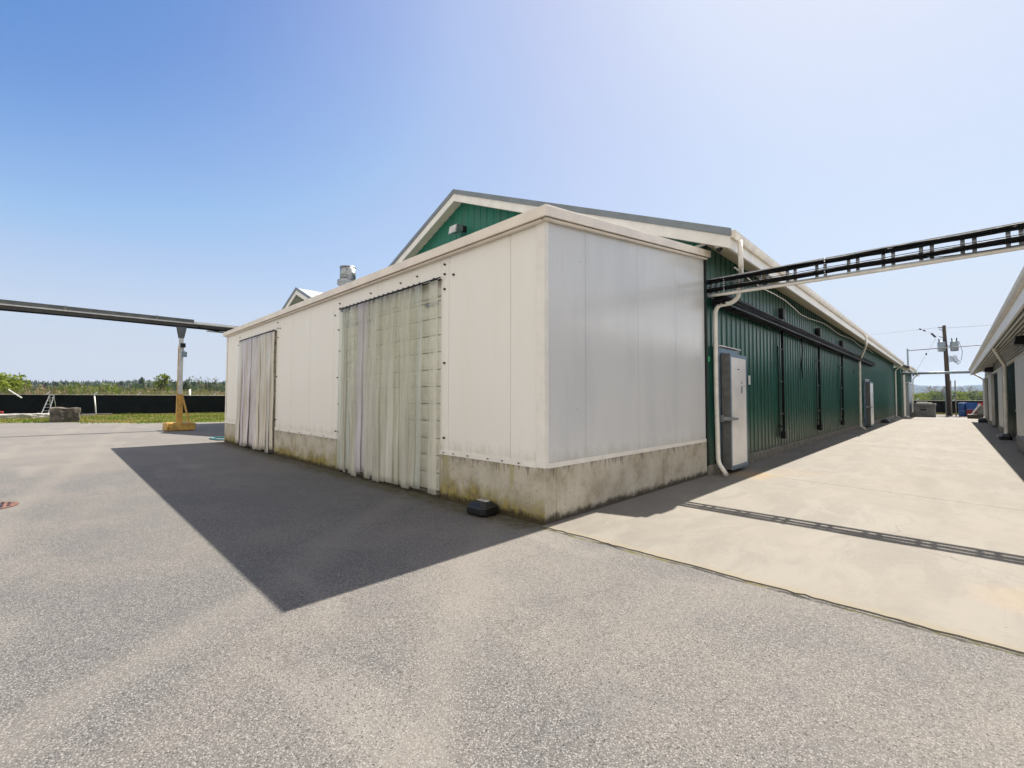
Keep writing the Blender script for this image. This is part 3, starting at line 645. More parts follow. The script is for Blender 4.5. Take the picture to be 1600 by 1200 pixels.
for k in range(5):
    xx = XF+.12+k*.13; zz = zs+.31*(xx-XF-.05)/(XW-XF-.05)
    m.hexa([(xx,Y4,zz-.022),(xx+.035,Y4,zz-.01),(xx+.035,Y4E,zz-.01),(xx,Y4E,zz-.022),(xx-.01,Y4,zz),(xx+.045,Y4,zz+.012),(xx+.045,Y4E,zz+.012),(xx-.01,Y4E,zz)], 1)
m.build('soffit', [RRIB, TRIM], b4)
m = MB(); m.box(XF, Y4, ZF-.42, XF+.045, Y4E+.3, ZF-.03); m.build('fascia', TRIM, b4)
m = MB(); gutter(m, XF, ZF, Y4, 19.5, -1); gutter(m, XF, ZF-.003, 19.52, Y4E+.3, -1); m.build('gutter', GUTT, b4)
m = MB(); m.hexa([(XF-.02,Y4,ZF-.02),(12.2,Y4,ZF+3.2),(12.2,Y4E+.3,ZF+3.2),(XF-.02,Y4E+.3,ZF-.02),(XF-.02,Y4,ZF+.03),(12.2,Y4,ZF+3.25),(12.2,Y4E+.3,ZF+3.25),(XF-.02,Y4E+.3,ZF+.03)])
m.build('roof', ROOF, b4)
m = MB(); m.extr([(XW+.1,Y4E-.1,0),(19,Y4E-.1,0),(19,Y4E-.1,ZF+.3),(12.2,Y4E-.1,ZF+3.1),(XW+.1,Y4E-.1,ZF+.2)], (0,.1,0)); m.box(18.9, Y4, 0, 19, Y4E-.1, 4); m.extr([(XW+.1,Y4,0),(19,Y4,0),(19,Y4,ZF+.3),(12.2,Y4,ZF+3.1),(XW+.1,Y4,ZF+.2)], (0,.1,0)); m.build('end_wall', GREEND, b4)
m = MB(); m.box(XW-.03, Y4E-.04, 0, XW+.12, Y4E+.01, 3.3); m.build('corner_trim', TRIM, b4)
for a, b in ((9.5, 13.6), (14.0, 19.0), (24.6, 27.2), (32.4, 35.2), (39.2, 41.6)):
    m = MB(); m.box(XW-.16, a, .10, XW-.012, b, 2.9); p = m.build('wall_panel', RWHITE, b4, bevel=.01)
    m = MB(); m.box(XW-.2, a+.1, -.02, XW-.01, b-.05, .32); m.build('kick_block', CURB, p, bevel=.02)
for a, b in ((19.4, 24.3), (27.6, 32.2), (35.6, 39.0)):
    m = MB(); corr(m, (XW-.03,a,0), (0,1,0), b-a, (-1,0,0), .08, lambda s: 2.9, .3, .02); dr = m.build('sliding_door', GREEND, b4)
    m = MB(); m.box(XW-.12, a+.35, 1.1, XW-.05, a+.5, 1.16); m.build('handle', ALUM, dr)
spout(b4, [(XF+.06,18.9,ZF-.15),(XF+.1,19.0,ZF-.4),(XW-.2,22.3,2.92),(XW-.2,22.4,.15),(XW-.45,22.0,.08)], .06)
spout(b4, [(XF+.0,Y4E+.1,ZF-.2),(XW-.08,Y4E-.1,2.95),(XW-.08,Y4E-.1,.15),(XW-.4,Y4E-.4,.08)], .05)
b4.location = b4.location

# wall lamps of the right barn
def wall_pack(name, x, y, z, s, lab, k=1.):
    t = thing(name, lab, 'wall light', (x, y, z), 'wall lights under the right barn eave')
    m = MB(); m.extr([(x,y,z),(x+s*.34*k,y,z+.03*k),(x+s*.30*k,y,z+.26*k),(x,y,z+.30*k)], (0,.55*k,0)); m.build('housing', STEELD, t, bevel=.01)
    m = MB(); m.extr([(x+s*.345*k,y+.02,z+.04*k),(x+s*.40*k,y+.02,z+.02),(x+s*.36*k,y+.02,z+.22*k),(x+s*.31*k,y+.02,z+.24*k)], (0,.51*k,0)); m.build('lens', simple('lamp_glass', (.5,.52,.55), .15), t)
wall_pack('wall_lamp', XW-.04, 15.6, 3.12, -1, 'boxy wall light nearest on the right barn, above the white panel')
wall_pack('wall_lamp', XW-.04, 32.6, 3.08, -1, 'smaller-looking wall light farther along the right barn')

# floodlight, camera, tube on the gable
t = thing('floodlight', 'silver floodlight on the green gable above the cold store', 'floodlight', (-7.55, 4.93, 6.86))
m = MB(); m.box(-7.62, 4.80, 6.86, -7.46, 4.935, 7.03); m.build('mount', simple('bronze', (.02,.015,.012), .5, .4), t, bevel=.01)
m = MB(); m.extr([(-7.84,4.50,6.74),(-7.84,4.80,6.84),(-7.84,4.80,7.05),(-7.84,4.55,7.02)], (.36,0,0)); m.build('lamp_head', GALV, t, bevel=.015)
m = MB(); m.extr([(-7.82,4.488,6.76),(-7.82,4.497,6.755),(-7.82,4.545,7.0),(-7.82,4.535,7.0)], (.32,0,0)); m.build('lens', simple('flood_glass', (.62,.60,.55), .12), t)
t = thing('dome_camera', 'small dark-domed security camera under the barn soffit by the gutter', 'security camera', (.34, 4.8, 4.3))
zc_ = ze-.29+SL*(XE-.34)
m = MB(); m.tube([(.34,4.8,zc_-.001),(.34,4.8,zc_-.05)], .075, 16); m.build('base', TRIM, t)
bm = bmesh.new(); bmesh.ops.create_uvsphere(bm, u_segments=16, v_segments=8, radius=.062)
for v in bm.verts: v.co += Vector((.34,4.8,zc_-.06))
m = MB(); m.add([v.co[:] for v in bm.verts], [tuple(v.index for v in f.verts) for f in bm.faces], 0, True); m.build('dome', simple('smoked_dome', (.01,.01,.012), .08), t); bm.free()
m = MB(); m.tube([(-.62,4.88,4.52),(.08,4.80,4.58)], .03, 10); m.tube([(-.3,4.93,4.45),(-.3,4.86,4.55)], .012, 6)
tag(m.build('tube_light', TRIM, None, (-.35,4.86,4.55)), 'white tube light fixed to the gable just above the cold store roof', 'tube light')

# exhaust stack
t = thing('exhaust_stack', 'galvanised round exhaust stack rising behind the cold store roof', 'exhaust stack', (-11.25, 2.8, 4.2))
m = MB(); m.tube([(-11.25,2.8,4.1),(-11.25,2.8,5.42)], .2, 24); m.build('pipe', DGREY, t)
m = MB(); m.tube([(-11.25,2.8,5.36),(-11.25,2.8,5.42),(-11.25,2.8,5.56),(-11.25,2.8,5.6)], [.24,.34,.34,.28], 24); m.build('collar', GALV, t)
m = MB(); m.tube([(-11.25,2.8,5.58),(-11.25,2.8,6.02)], .26, 28); m.tube([(-11.25,2.8,6.0),(-11.25,2.8,6.035)], .27, 28); m.tube([(-11.05,2.8,5.55),(-11.05,2.8,5.93)], .16, 20); m.build('cowl', GALV, t)

# ---------------------------------------------------------------- cable ladder across the lane
t = thing('cable_bridge', 'black cable ladder crossing the lane overhead between the two barns', 'cable tray', (2.6, 5.07, 3.5))
x0, x1 = .03, 5.35
m = MB(); m.box(x0, 5.03, 3.895, x1, 5.075, 3.925); m.box(x0, 5.03, 3.60, x1, 5.075, 3.615); m.build('side_rail', GALV, t)
for yy, zz, r_ in ((5.055,3.585,.028),):
    m = MB(); pts = [(x0-.0+(x1-x0)*k/24, yy, zz-.02*math.sin(math.pi*k/24)) for k in range(25)]; m.tube(pts, r_, 10); m.build('conduit', PIPE, t)
rn = random.Random(2)
for band, (za, zb2, nn) in enumerate(((3.825,3.875,8), (3.655,3.70,8))):
    m = MB()
    for k in range(nn):
        zz = za+(zb2-za)*(k % 4)/3; yy = 5.01-.022*(k//3)+rn.uniform(-.005,.005); ph = rn.uniform(0,6)
        m.tube([(x0+(x1-x0)*j/30, yy+.006*math.sin(j*.9+ph), zz+.006*math.sin(j*.7+ph)) for j in range(31)], rn.uniform(.010,.015), 6)
    m.build('cable_bundle', CABLE, t)
m = MB()
for zz in (3.755, 3.73): m.tube([(x0+(x1-x0)*j/30, 5.03, zz+.004*math.sin(j*.8+zz*40)) for j in range(31)], .006, 5)
m.tube([(2.6+2.6*j/12, 5.0, 3.70-.10*math.sin(math.pi*j/12)) for j in range(13)], .006, 5)
m.build('cable', CABLE, t)
for i in range(12):
    xx = .14+i*.445
    m = MB()
    for dx in (-.06, .06): m.box(xx+dx-.024, 5.076, 3.60, xx+dx+.024, 5.096, 3.91)
    m.build('rung', GALV, t)
for xx in (.35, 1.98):
    m = MB()
    for k in range(7): m.tube([(xx+.02*(k%2),4.935,3.62+k*.042),(xx+.03-.02*(k%2),4.935,3.635+k*.042)], .011, 6)
    m.build('cable_tie', ALUM, t)
# ladder along the wall
t = thing('wall_cable_tray', 'black cable tray running along the left barn wall below the eave', 'cable tray', (.15, 16, 3.5))
def zr_(y): return 3.72+.004*(y-5)
m = MB(); m.bar((.30,5.15,3.42),(.30,30,3.50), .03, .025); m.bar((.06,5.15,3.42),(.06,30,3.5), .03, .025); m.bar((.30,5.15,3.60),(.30,22,3.66), .02, .02); m.build('side_rail', STEELD, t)
y = 5.3; k = 0
m = MB()
while y < 30: m.box(.06, y, 3.408+.0033*(y-5), .30, y+.035, 3.423+.0033*(y-5)); y += .33
m.build('rungs', STEELD, t)['kind'] = 'stuff'
m = MB()
for k in range(30):
    xx = .09+(k % 6)*.038; zz = 3.44+(k//6)*.042; ph = rn.uniform(0, 6); L_ = rn.choice((30, 30, 20, 15))
    m.tube([(xx+.008*math.sin(j*1.1+ph), 5.1+(L_-5.1)*j/34, zz+.003*(L_-5)*j/34+.012*math.sin(j*.8+ph)) for j in range(35)], rn.uniform(.016,.025), 6)
m.build('cable_bundle', CABLE, t)
m = MB(); m.tube([(.55-.4*min(1,j/6), 5.0+j*1.2, 4.05+.28*math.sin(min(1,j/14)*math.pi*.5)-.05*math.sin(j*1.2)) for j in range(22)], .012, 6)
tag(m.build('loose_cable', PIPE, None, (.2,15,4.1)), 'thin pale cable looping along under the left barn soffit', 'cable')
for yy, lab in ((10.2, 'nearest of the vertical black conduit drops on the left barn wall'), (15.1, 'second vertical black conduit drop along the left barn wall'), (19.8, 'third vertical black conduit drop along the left barn wall, before the white door')):
    t = thing('conduit_drop', lab, 'conduit', (.1, yy, 0), 'conduit drops on the left barn wall')
    m = MB(); m.tube([(.1,yy,3.5),(.1,yy,.55)], .035, 8); m.tube([(.07,yy-.34,3.0),(.07,yy-.34,.5)], .016, 6); m.tube([(.07,yy-.34,.8),(.1,yy-.12,.75),(.1,yy,.62)], .02, 6); m.build('conduit', CABLE, t)
    m = MB(); m.box(.035, yy-.11, 3.78, .17, yy+.11, 4.08); m.build('junction_box', STEELD, t, bevel=.02)
    m = MB(); m.box(.035, yy-.09, .42, .16, yy+.09, .62); m.build('outlet_box', STEELD, t, bevel=.02)
    m = MB()
    for z in (1.1, 2.0, 2.9): m.box(.03, yy-.07, z, .11, yy+.07, z+.03)
    m.build('bracket', GALV, t)
m = MB(); m.tube([(.12,12.4,3.45),(.08,12.7,3.1),(.06,12.6,2.6),(.06,12.75,2.2)], .02, 6)
tag(m.build('hanging_cable', CABLE, None, (.1,12.5,2.2)), 'short black cable dangling from the wall tray between two conduit drops', 'cable')
# small bait boxes along the walls
def small_box(x, y, z, a, b, h, lab):
    m = MB(); loft(m, [ring(x,y,a*.9,b*.9,z,.05), ring(x,y,a,b,z+.03,.06), ring(x,y,a,b,z+h*.6,.06), ring(x,y,a*.6,b*.6,z+h,.04)])
    tag(m.build('bait_station', BLACK, None, (x,y,z), bevel=.01), lab, 'bait box', 'bait boxes along the barn walls')
small_box(.32, 34.2, .018, .2, .35, .22, 'black bait box on the lane beside the left barn, past the white door')
small_box(4.88, 21.3, .012, .17, .5, .2, 'nearer of the black bait boxes at the foot of the right barn downspout')
small_box(4.9, 39.5, .018, .2, .45, .28, 'farther of the black bait boxes at the foot of the right barn corner')
t = thing('grey_bin', 'low grey box against the white panel of the right barn at the frame edge', 'box', (4.86, 17.6, 0))
m = MB(); loft(m, [ring(4.92,14.7,.09,1.1,.02,.04), ring(4.92,14.7,.09,1.1,.40,.04), ring(4.92,14.7,.07,1.05,.45,.03)]); m.build('body', GREYB, t, bevel=.02)
m = MB(); m.box(4.822, 14.0, .1, 4.829, 15.5, .34); m.build('door', simple('bin_door', (.09,.09,.09), .6), t)

# ---------------------------------------------------------------- left: overhead duct, post, block
t = thing('overhead_duct', 'long grey overhead pipe rack on the left, reaching the cold store roof', 'pipe rack', (-22.8, -6, 4.9))
xb_ = -22.8
m = MB(); m.box(xb_-.12, -42, 5.17, xb_+.14, .45, 5.34); m.build('upper_channel', DUCT, t)
m = MB(); m.box(xb_-.16, -42, 5.12, xb_+.19, 6.5, 5.168); m.box(xb_+.10, .47, 5.169, xb_+.16, 6.5, 5.24); m.build('flange', POSTW, t)
m = MB(); m.box(xb_-.12, -42, 4.98, xb_+.13, 6.5, 5.133); m.build('lower_channel', simple('brown_channel', (.06,.055,.045), .5, .3, .3, 3), t)
m = MB()
for k in range(4): m.tube([(xb_-.08+k*.06, -42+46*j/30, 4.955+.012*math.sin(j*1.3+k)) for j in range(31)], .022, 6)
m.tube([(xb_+.16, .6+.42*j, 5.0-.22*math.sin(math.pi*j/10)) for j in range(11)], .025, 6); m.build('cable_bundle', CABLE, t)
m = MB(); m.box(xb_-.1, 1.0, 4.84, xb_+.12, 6.0, 4.90); m.build('tray', ALUM, t)
m = MB()
for y in range(-40, 0, 3): m.box(xb_+.14, y, 5.14, xb_+.175, y+.05, 5.36)
m.build('clips', RAIL, t)['kind'] = 'stuff'
t = thing('support_post', 'white post with yellow painted lower half under the overhead pipe rack', 'post', (xb_, -.02, .4))
py = -.02
m = MB(); m.box(xb_-.085, py-.085, 1.72, xb_+.085, py+.085, 4.95); m.build('upper_shaft', POSTW, t)
m = MB(); m.box(xb_-.10, py-.12, .36, xb_+.10, py+.12, 1.72); m.box(xb_-.086, py-.105, 1.721, xb_+.02, py-.087, 4.0); m.build('lower_shaft', YELL, t)
m = MB(); m.bar((xb_+.2,py+.36,.38),(xb_+.15,py+.06,1.7), .12, .08); m.build('brace', YELL, t)
m = MB(); m.extr([(xb_-.1,py-.2,4.97),(xb_-.1,py+.2,4.97),(xb_-.1,py+.1,4.4),(xb_-.1,py-.1,4.4)], (.012,0,0)); m.extr([(xb_+.09,py-.2,4.97),(xb_+.09,py+.2,4.97),(xb_+.09,py+.1,4.4),(xb_+.09,py-.1,4.4)], (.012,0,0)); m.build('bracket', DUCT, t)
m = MB(); m.box(xb_+.13, py-.05, 3.95, xb_+.25, py+.14, 4.15); m.build('junction_box', STEELD, t)
m = MB(); m.box(xb_+.13, py+.0, 3.5, xb_+.26, py+.2, 3.75); m.tube([(xb_+.18,py+.1,3.75),(xb_+.18,py+.05,3.95)], .02, 6); m.build('lamp', TRAF, t)
t = thing('post_base', 'yellow painted timber-framed block holding the white and yellow post', 'base block', (xb_, 0, 0))
m = MB(); m.box(xb_-.55, py-.48, .0, xb_+.5, py+.50, .38); m.box(xb_+.501, py-.40, .02, xb_+.58, py+.56, .37); m.box(xb_-.58, py-.55, .01, xb_+.55, py-.481, .36)
m.build('block', YELL, t, bevel=.03)

def rough_block(name, cx, cy, a, b, h, label, cat, seed, mat=ROCK, rz=.0):
    bm = bmesh.new(); bmesh.ops.create_cube(bm, size=1); bmesh.ops.subdivide_edges(bm, edges=bm.edges[:], cuts=7, use_grid_fill=True)
    for v in bm.verts:
        p = v.co.copy(); rr = 1-.14*(max(0, abs(p.x)*2-.5)*max(0, abs(p.y)*2-.5)+max(0, abs(p.x)*2-.5)*max(0, p.z*2-.5)*.6+max(0, abs(p.y)*2-.5)*max(0,p.z*2-.5)*.6)
        v.co = Vector((p.x*a*rr, p.y*b*rr, (p.z+.5)*h*(1 if p.z < .3 else rr**.5)))
        n_ = noise.noise_vector(v.co*2.3+Vector((seed,0,0)))*.09+noise.noise_vector(v.co*7+Vector((0,seed,0)))*.035
        if p.z > -.49: v.co += n_
    m = MB(); c_, s_ = math.cos(rz), math.sin(rz)
    m.add([(cx+v.co.x*c_-v.co.y*s_, cy+v.co.x*s_+v.co.y*c_, v.co.z) for v in bm.verts], [tuple(v.index for v in f.verts) for f in bm.faces], 0, False)
    bm.free(); return tag(m.build(name, mat, None, (cx,cy,0)), label, cat)
rough_block('concrete_block', -37.2, -3.75, 1.1, 1.35, .92, 'weathered brown concrete block on the edge of the yard by the grass', 'concrete block', 3)
m = MB()
for k in range(5): m.tube([(-60+3*k, -14+2.3*k, .02), (-58+3*k,-13+2*k,.05)], .02, 4)
# step ladder leaning at the fence
t = thing('stepladder', 'aluminium stepladder standing open in front of the black fence', 'stepladder', (-52.6, -4.5, 0))
yl = -4.6
m = MB(); hx = -52.9
for s_ in (-.22, .22): m.bar((hx+.6,yl+s_-.3,0),(hx,yl+s_*.6+.12,1.8), .06, .04)
m.build('front_rails', ALUM, t)
m = MB()
for k in range(6):
    u = (k+.6)/6.4; m.bar((hx+.6-.6*u,yl-.3+.42*u-.22+.08*u,1.8*u),(hx+.6-.6*u,yl-.3+.42*u+.22-.08*u,1.8*u), .07, .03)
m.build('steps', ALUM, t)
m = MB()
for s_ in (-.25, .25): m.bar((hx-.35,yl+s_*.8+.28,0),(hx,yl+s_*.5+.12,1.75), .035, .035)
m.build('rear_rails', ALUM, t)
m = MB(); m.box(hx-.1, yl-.06, 1.78, hx+.12, yl+.3, 1.84); m.build('top_cap', ALUM, t)
# reddish machine at far left and rubble
m = MB(); m.bar((-52.6,-6.25,1.55),(-52.9,-7.05,2.25),.1,.07); tag(m.build('leaning_board', POSTW, None, (-52.7,-6.6,1.6)), 'short white board poking up over the left black fence near the ladder', 'board')
t = thing('red_cart', 'small red hand cart parked in front of the fence at the left edge', 'cart', (-50.8, -7.7, 0))
m = MB(); m.box(-51.1, -8.9, .28, -50.4, -7.15, .48); m.build('tray', RED, t, bevel=.03)
for y in (-8.5, -7.5):
    m = MB(); m.tube([(-50.5,y,.2),(-50.4,y,.2)], .2, 16); m.tube([(-51.15,y,.2),(-51.05,y,.2)], .2, 16); m.build('wheel', BLACK, t)
rough_block('rubble_heap', -47.5, -5.9, 1.6, 3.0, .32, 'low heap of pale gravel on the grass by the fence', 'gravel heap', 8, simple('gravel', (.33,.31,.28), .9, 0, .4, 9, .4))
# drain in the yard
t = thing('drain_grate', 'rusty brown iron drain grate set in the asphalt at the left edge', 'drain grate', (-6.02, -4.78, 0))
m = MB(); cx, cy = -6.02, -4.78
m.tube([(cx,cy,.001),(cx,cy,.007)], .30, 32); m.build('pit', BLACK, t)
m = MB(); n_ = 32
for k in range(n_):
    a, b = 2*math.pi*k/n_, 2*math.pi*(k+1)/n_
    m.hexa([(cx+r_*math.cos(q), cy+r_*math.sin(q), z) for z in (.004,.014) for r_, q in ((.29,a),(.335,a),(.335,b),(.29,b))])
for k in range(-4, 5):
    w = math.sqrt(max(0, .295**2-(k*.068)**2)); m.box(cx-w, cy+k*.068-.017, .008, cx+w, cy+k*.068+.017, .013+.0002*k)
m.box(cx-.02, cy-.29, .0075, cx+.02, cy+.29, .0122)
m.build('grate', RUST, t)
# hose at the far corner
m = MB(); m.tube([(-14.9,.5,.03),(-15.4,.0,.03),(-16.2,-.1,.03),(-16.6,.2,.03),(-16.2,.55,.03),(-15.5,.6,.03),(-14.8,1.4,.03)], .028, 6)
tag(m.build('hose', HOSE, None, (-15.6,.3,.03)), 'teal hose lying on the asphalt past the far corner of the cold store', 'hose')

# ---------------------------------------------------------------- fences
def fence(name, label, A, B, h, step, arm, seed, armpx=None):
    A = Vector((*A,0)); B = Vector((*B,0)); d = (B-A).normalized(); nrm = Vector((-d.y, d.x, 0)); L = (B-A).length
    t = thing(name, label, 'fence', (A+B)/2)
    m = MB(); K = int(L/1.0); vs = []
    rn = random.Random(seed)
    for k in range(K+1):
        p = A+d*(L*k/K); o = .04*noise.noise(Vector((k*.9,seed,0)))
        for z, q in ((.04,0),(h*.5,.03*noise.noise(Vector((k*1.7,seed,3)))),(h-.02,0)):
            vs.append(p+nrm*(o+q)+Vector((0,0,z+(.015*noise.noise(Vector((k*2.1,1,seed))) if z > h*.9 else 0))))
    m.add(vs, [(3*k+j,3*k+3+j,3*k+4+j,3*k+1+j) for k in range(K) for j in range(2)])
    o = m.build('privacy_screen', SCREEN, t); s_ = o.modifiers.new('thick','SOLIDIFY'); s_.thickness = .02
    m = MB(); m.tube([A+Vector((0,0,h+.02))-nrm*.05, B+Vector((0,0,h+.02))-nrm*.05], .03, 6); m.build('top_rail', RAIL, t)
    for w in range(3):
        m = MB(); m.tube([A+Vector((0,0,h+.14+w*.12))+nrm*arm*(.1+w*.1), B+Vector((0,0,h+.14+w*.12))+nrm*arm*(.1+w*.1)], .006, 4); m.build('barbed_wire', RAIL, t)
    k = 0; s0 = 0
    while s0 < L:
        p = A+d*s0; m = MB(); m.tube([p+nrm*.08, p+nrm*.08+Vector((0,0,h+.04))], .035, 8); po = m.build('post', RAIL, t)
        m = MB(); m.bar(p+nrm*.08+Vector((0,0,h-.05)), p+nrm*(.08+arm*.25)+d*.3+Vector((0,0,h+.3)), .06, .04); m.build('arm', ALUM, po)
        s0 += step; k += 1
    return t
fence('perimeter_fence', 'long black screened fence with barbed wire arms beyond the grass on the left', (-56.6,-42), (-50.2,34), 1.84, 3.1, 1, 4)
fence('perimeter_fence', 'black screened fence closing the far end of the lane', (-14,66.5), (34,54), 1.42, 3.0, 1, 9)
m = MB(); m.tube([(-53.0,5.5,0),(-53.0,5.5,2.5)], .09, 10); tag(m.build('marker_post', POSTW, None, (-53,5.5,0)), 'tall plain white post standing in front of the left black fence', 'post')
t = thing('sign_stand', 'thin white stand on a flat base in front of the left black fence', 'stand', (-52.9, -2.2, 0))
m = MB(); m.tube([(-52.6,-1.6,.05),(-52.8,-1.75,1.75)], .05, 8); m.build('pole', POSTW, t)
m = MB(); m.box(-53.0, -2.6, .02, -52.3, -.5, .12); m.build('base', GREYB, t)
m = MB(); m.box(-49.5, -7.5, 0, -49.2, -1.8, .12); tag(m.build('timber_beam', simple('pale_timber', (.35,.30,.22), .8, 0, .2, 4), None, (-49.3,-5,0)), 'long pale timber lying on the grass along the fence behind the concrete block', 'timber')

# ---------------------------------------------------------------- far end of the lane
t = thing('concrete_tank', 'grey concrete tank with a lid, standing past the left barn at the lane end', 'tank', (1.75, 50.5, 0))
m = MB(); m.box(1.0, 49.6, .0, 2.42, 51.6, 1.2); m.box(1.0, 49.5, 1.0, 2.46, 51.7, 1.2); m.build('body', GREYB, t, bevel=.04)
m = MB(); m.box(1.2, 49.9, 1.2, 1.9, 51.2, 1.32); m.box(1.95, 50.0, 1.2, 2.2, 50.8, 1.27); m.build('lid', RWHITE, t, bevel=.02)
m = MB(); m.box(1.45, 49.57, .58, 1.85, 49.605, .72); m.build('slot', BLACK, t)
m = MB(); loft(m, [ring(.95,50.6,.2,.2,.0,.05), ring(.95,50.6,.16,.16,.25,.04), ring(.93,50.6,.08,.08,.4,.02)]); tag(m.build('lime_bag', RWHITE, None, (.95,50.6,0)), 'small white bag at the foot of the far barn corner', 'bag')
def drum(x, y, z, mat, lab, band):
    t = thing('drum', lab, 'drum', (x, y, z), 'plastic drums stacked at the end of the lane')
    m = MB(); m.tube([(x,y,z),(x,y,z+.02),(x,y,z+.2),(x,y,z+.23),(x,y,z+.4),(x,y,z+.43),(x,y,z+.60),(x,y,z+.64)], [.24,.27,.27,.285,.27,.285,.27,.22], 18); m.build('body', mat, t)
    m = MB(); m.tube([(x,y,z+.49),(x,y,z+.55)], .276, 18); m.build('band', band, t)
drum(4.15, 54.2, 0, BLUE, 'lower blue drum at the left of the stacked drums', GREYB); drum(4.15, 54.2, .645, BLUE, 'upper blue drum at the left of the stacked drums', PAPER)
def crate(x, y, z, mat, lab, w=.78):
    t = thing('crate', lab, 'crate', (x, y, z), 'plastic crates stacked at the end of the lane')
    m = MB(); b_ = .03
    m.box(x-w/2, y-.4, z, x+w/2, y+.4, z+.04); m.box(x-w/2, y-.4, z+.58, x+w/2, y-.4+b_, z+.64); m.box(x-w/2, y+.4-b_, z+.04, x+w/2, y+.4, z+.64); m.box(x-w/2, y-.4, z+.04, x-w/2+b_, y+.37, z+.64); m.box(x+w/2-b_, y-.4, z+.04, x+w/2, y+.37, z+.64)
    for k in range(5): m.box(x-w/2+b_+.002, y-.39, z+.06+k*.105, x+w/2-b_-.002, y-.37, z+.13+k*.105)
    m.box(x-.03, y-.405, z+.041, x+.03, y-.391, z+.579)
    m.build('body', mat, t)
crate(4.78, 54.2, 0, RED, 'red crate under the blue crate beside the drums'); crate(4.78, 54.2, .645, BLUE, 'blue crate on top of the red crate beside the drums')
crate(5.5, 53.8, .645, RED, 'red crate on top of the right-hand blue crate'); crate(5.5, 53.8, 0, BLUE, 'blue crate under the right-hand red crate')
t = thing('loading_ramp', 'white ramp board propped on a low brown box beside the right barn end', 'ramp', (4.95, 48.6, 0))
m = MB(); m.box(4.35, 47.6, .0, 5.3, 49.2, .34); m.build('base', simple('brown_box', (.05,.035,.025), .7), t, bevel=.03)
m = MB(); m.bar((4.62,48.3,.36),(5.1,48.3,1.2), .9, .09, 0, (0,0,1)); m.build('board', ALUM, t)
m = MB(); m.box(4.9, 48.0, .34, 5.25, 48.9, 1.05); m.build('side_plate', GREYB, t)
for xx, lab in ((3.42, 'left of the two thin grey gate posts before the far fence'), (3.72, 'right of the two thin grey gate posts before the far fence')):
    m = MB(); m.tube([(xx,56,0),(xx,56,3.4)], .05, 8); tag(m.build('gate_post', RAIL, None, (xx,56,0)), lab, 'post', 'thin gate posts at the lane end')

# utility pole
t = thing('utility_pole', 'dark wooden utility pole with two grey transformers beyond the lane', 'utility pole', (3.3, 57, 0))
def pz(z): return Vector((3.3-.028*z*.9, 57, z))
m = MB(); m.tube([pz(0), pz(4.5), pz(8.85)], [.2,.175,.14], 14); m.build('pole', WOOD, t)
m = MB(); m.tube([pz(0)+Vector((-.22,-.05,0)), pz(2.7)+Vector((-.22,-.05,0))], .06, 8); m.build('guard_conduit', TRAF, t)
for dx, dy in ((-.28,-.25), (.62,-.05)):
    c_ = pz(6.35)+Vector((dx,dy,0)); m = MB(); m.tube([c_+Vector((0,0,-.08)), c_, c_+Vector((0,0,.82)), c_+Vector((0,0,.9))], [.25,.3,.3,.24], 18); tf = m.build('transformer', TRAF, t)
    for q in (-.14,.14):
        m = MB(); m.tube([c_+Vector((q,0,.86)), c_+Vector((q*1.3,0,1.2))], [.06,.035], 8); m.build('bushing', STEELD, tf)
m = MB(); m.bar(pz(6.8), pz(6.8)+Vector((.6,-.05,0)), .1, .1); m.build('mount', TRAF, t)
m = MB(); m.bar(pz(8.6), pz(8.6)+Vector((-.42,0,.12)), .07, .07); m.bar(pz(8.3), pz(8.3)+Vector((-.4,0,.25)), .05, .05); m.bar(pz(7.9)+Vector((-.4,0,-.1)), pz(7.9)+Vector((.0,0,-.3)), .05, .05); m.build('crossarm', STEELD, t)
m = MB(); a_ = pz(7.75)+Vector((-.65,0,0)); m.bar(a_, a_+Vector((-.3,0,.42)), .1, .16); m.build('fuse_cutout', STEELD, t)
m = MB()
for k in range(6):
    a_ = pz(5.2+.13*k); m.tube([a_+Vector((.1,-.1,0)), a_+Vector((.5,-.1,.1-.05*k)), a_+Vector((.8,-.1,-.25+.03*k)), a_+Vector((1.0-.1*k,-.1,.0))], .028, 5)
m.tube([pz(6.9)+Vector((.95,0,.3)), pz(6)+Vector((1.15,0,.2)), pz(5.4)+Vector((1.05,0,0)), pz(5.2)+Vector((.6,0,0))], .02, 5)
m.build('service_cables', CABLE, t)
WIRE = simple('wire', (.18,.18,.19), .6)
def wire(name, a, b, sag, r, lab, n=16, mat=WIRE):
    a = Vector(a); b = Vector(b); m = MB(); m.tube([a.lerp(b,k/n)-Vector((0,0,sag*4*(k/n)*(1-k/n))) for k in range(n+1)], r, 5)
    return tag(m.build(name, mat, None, tuple(a)), lab, 'wire', 'power lines at the utility pole')
tp = pz(8.6)
wire('power_line', tp+Vector((-.4,0,.1)), (-60,70,10.2), .7, .012, 'thin power line running left from the top of the utility pole')
wire('power_line', tp+Vector((.1,0,0)), (60,60,9.6), .6, .012, 'thin power line running right from the top of the utility pole')
w_ = wire('guy_wire', pz(7.9)+Vector((-.5,0,0)), (.6,55,3.5), .02, .009, 'thin guy wire slanting down left from the utility pole fuses')
for u in (.42, .9):
    q = (pz(7.9)+Vector((-.5,0,0))).lerp(Vector((.6,55,3.5)), u); m = MB(); m.tube([q+Vector((0,0,.1)), q-Vector((0,0,.1))], .06, 6); m.build('insulator', STEELD, w_)
q0 = pz(7.75)+Vector((-.9,0,.4)); q1 = q0+Vector((-.9,0,.55))
w_ = wire('jumper_wire', q0, q1, .0, .01, 'short slanting wire with insulators just left of the utility pole top')
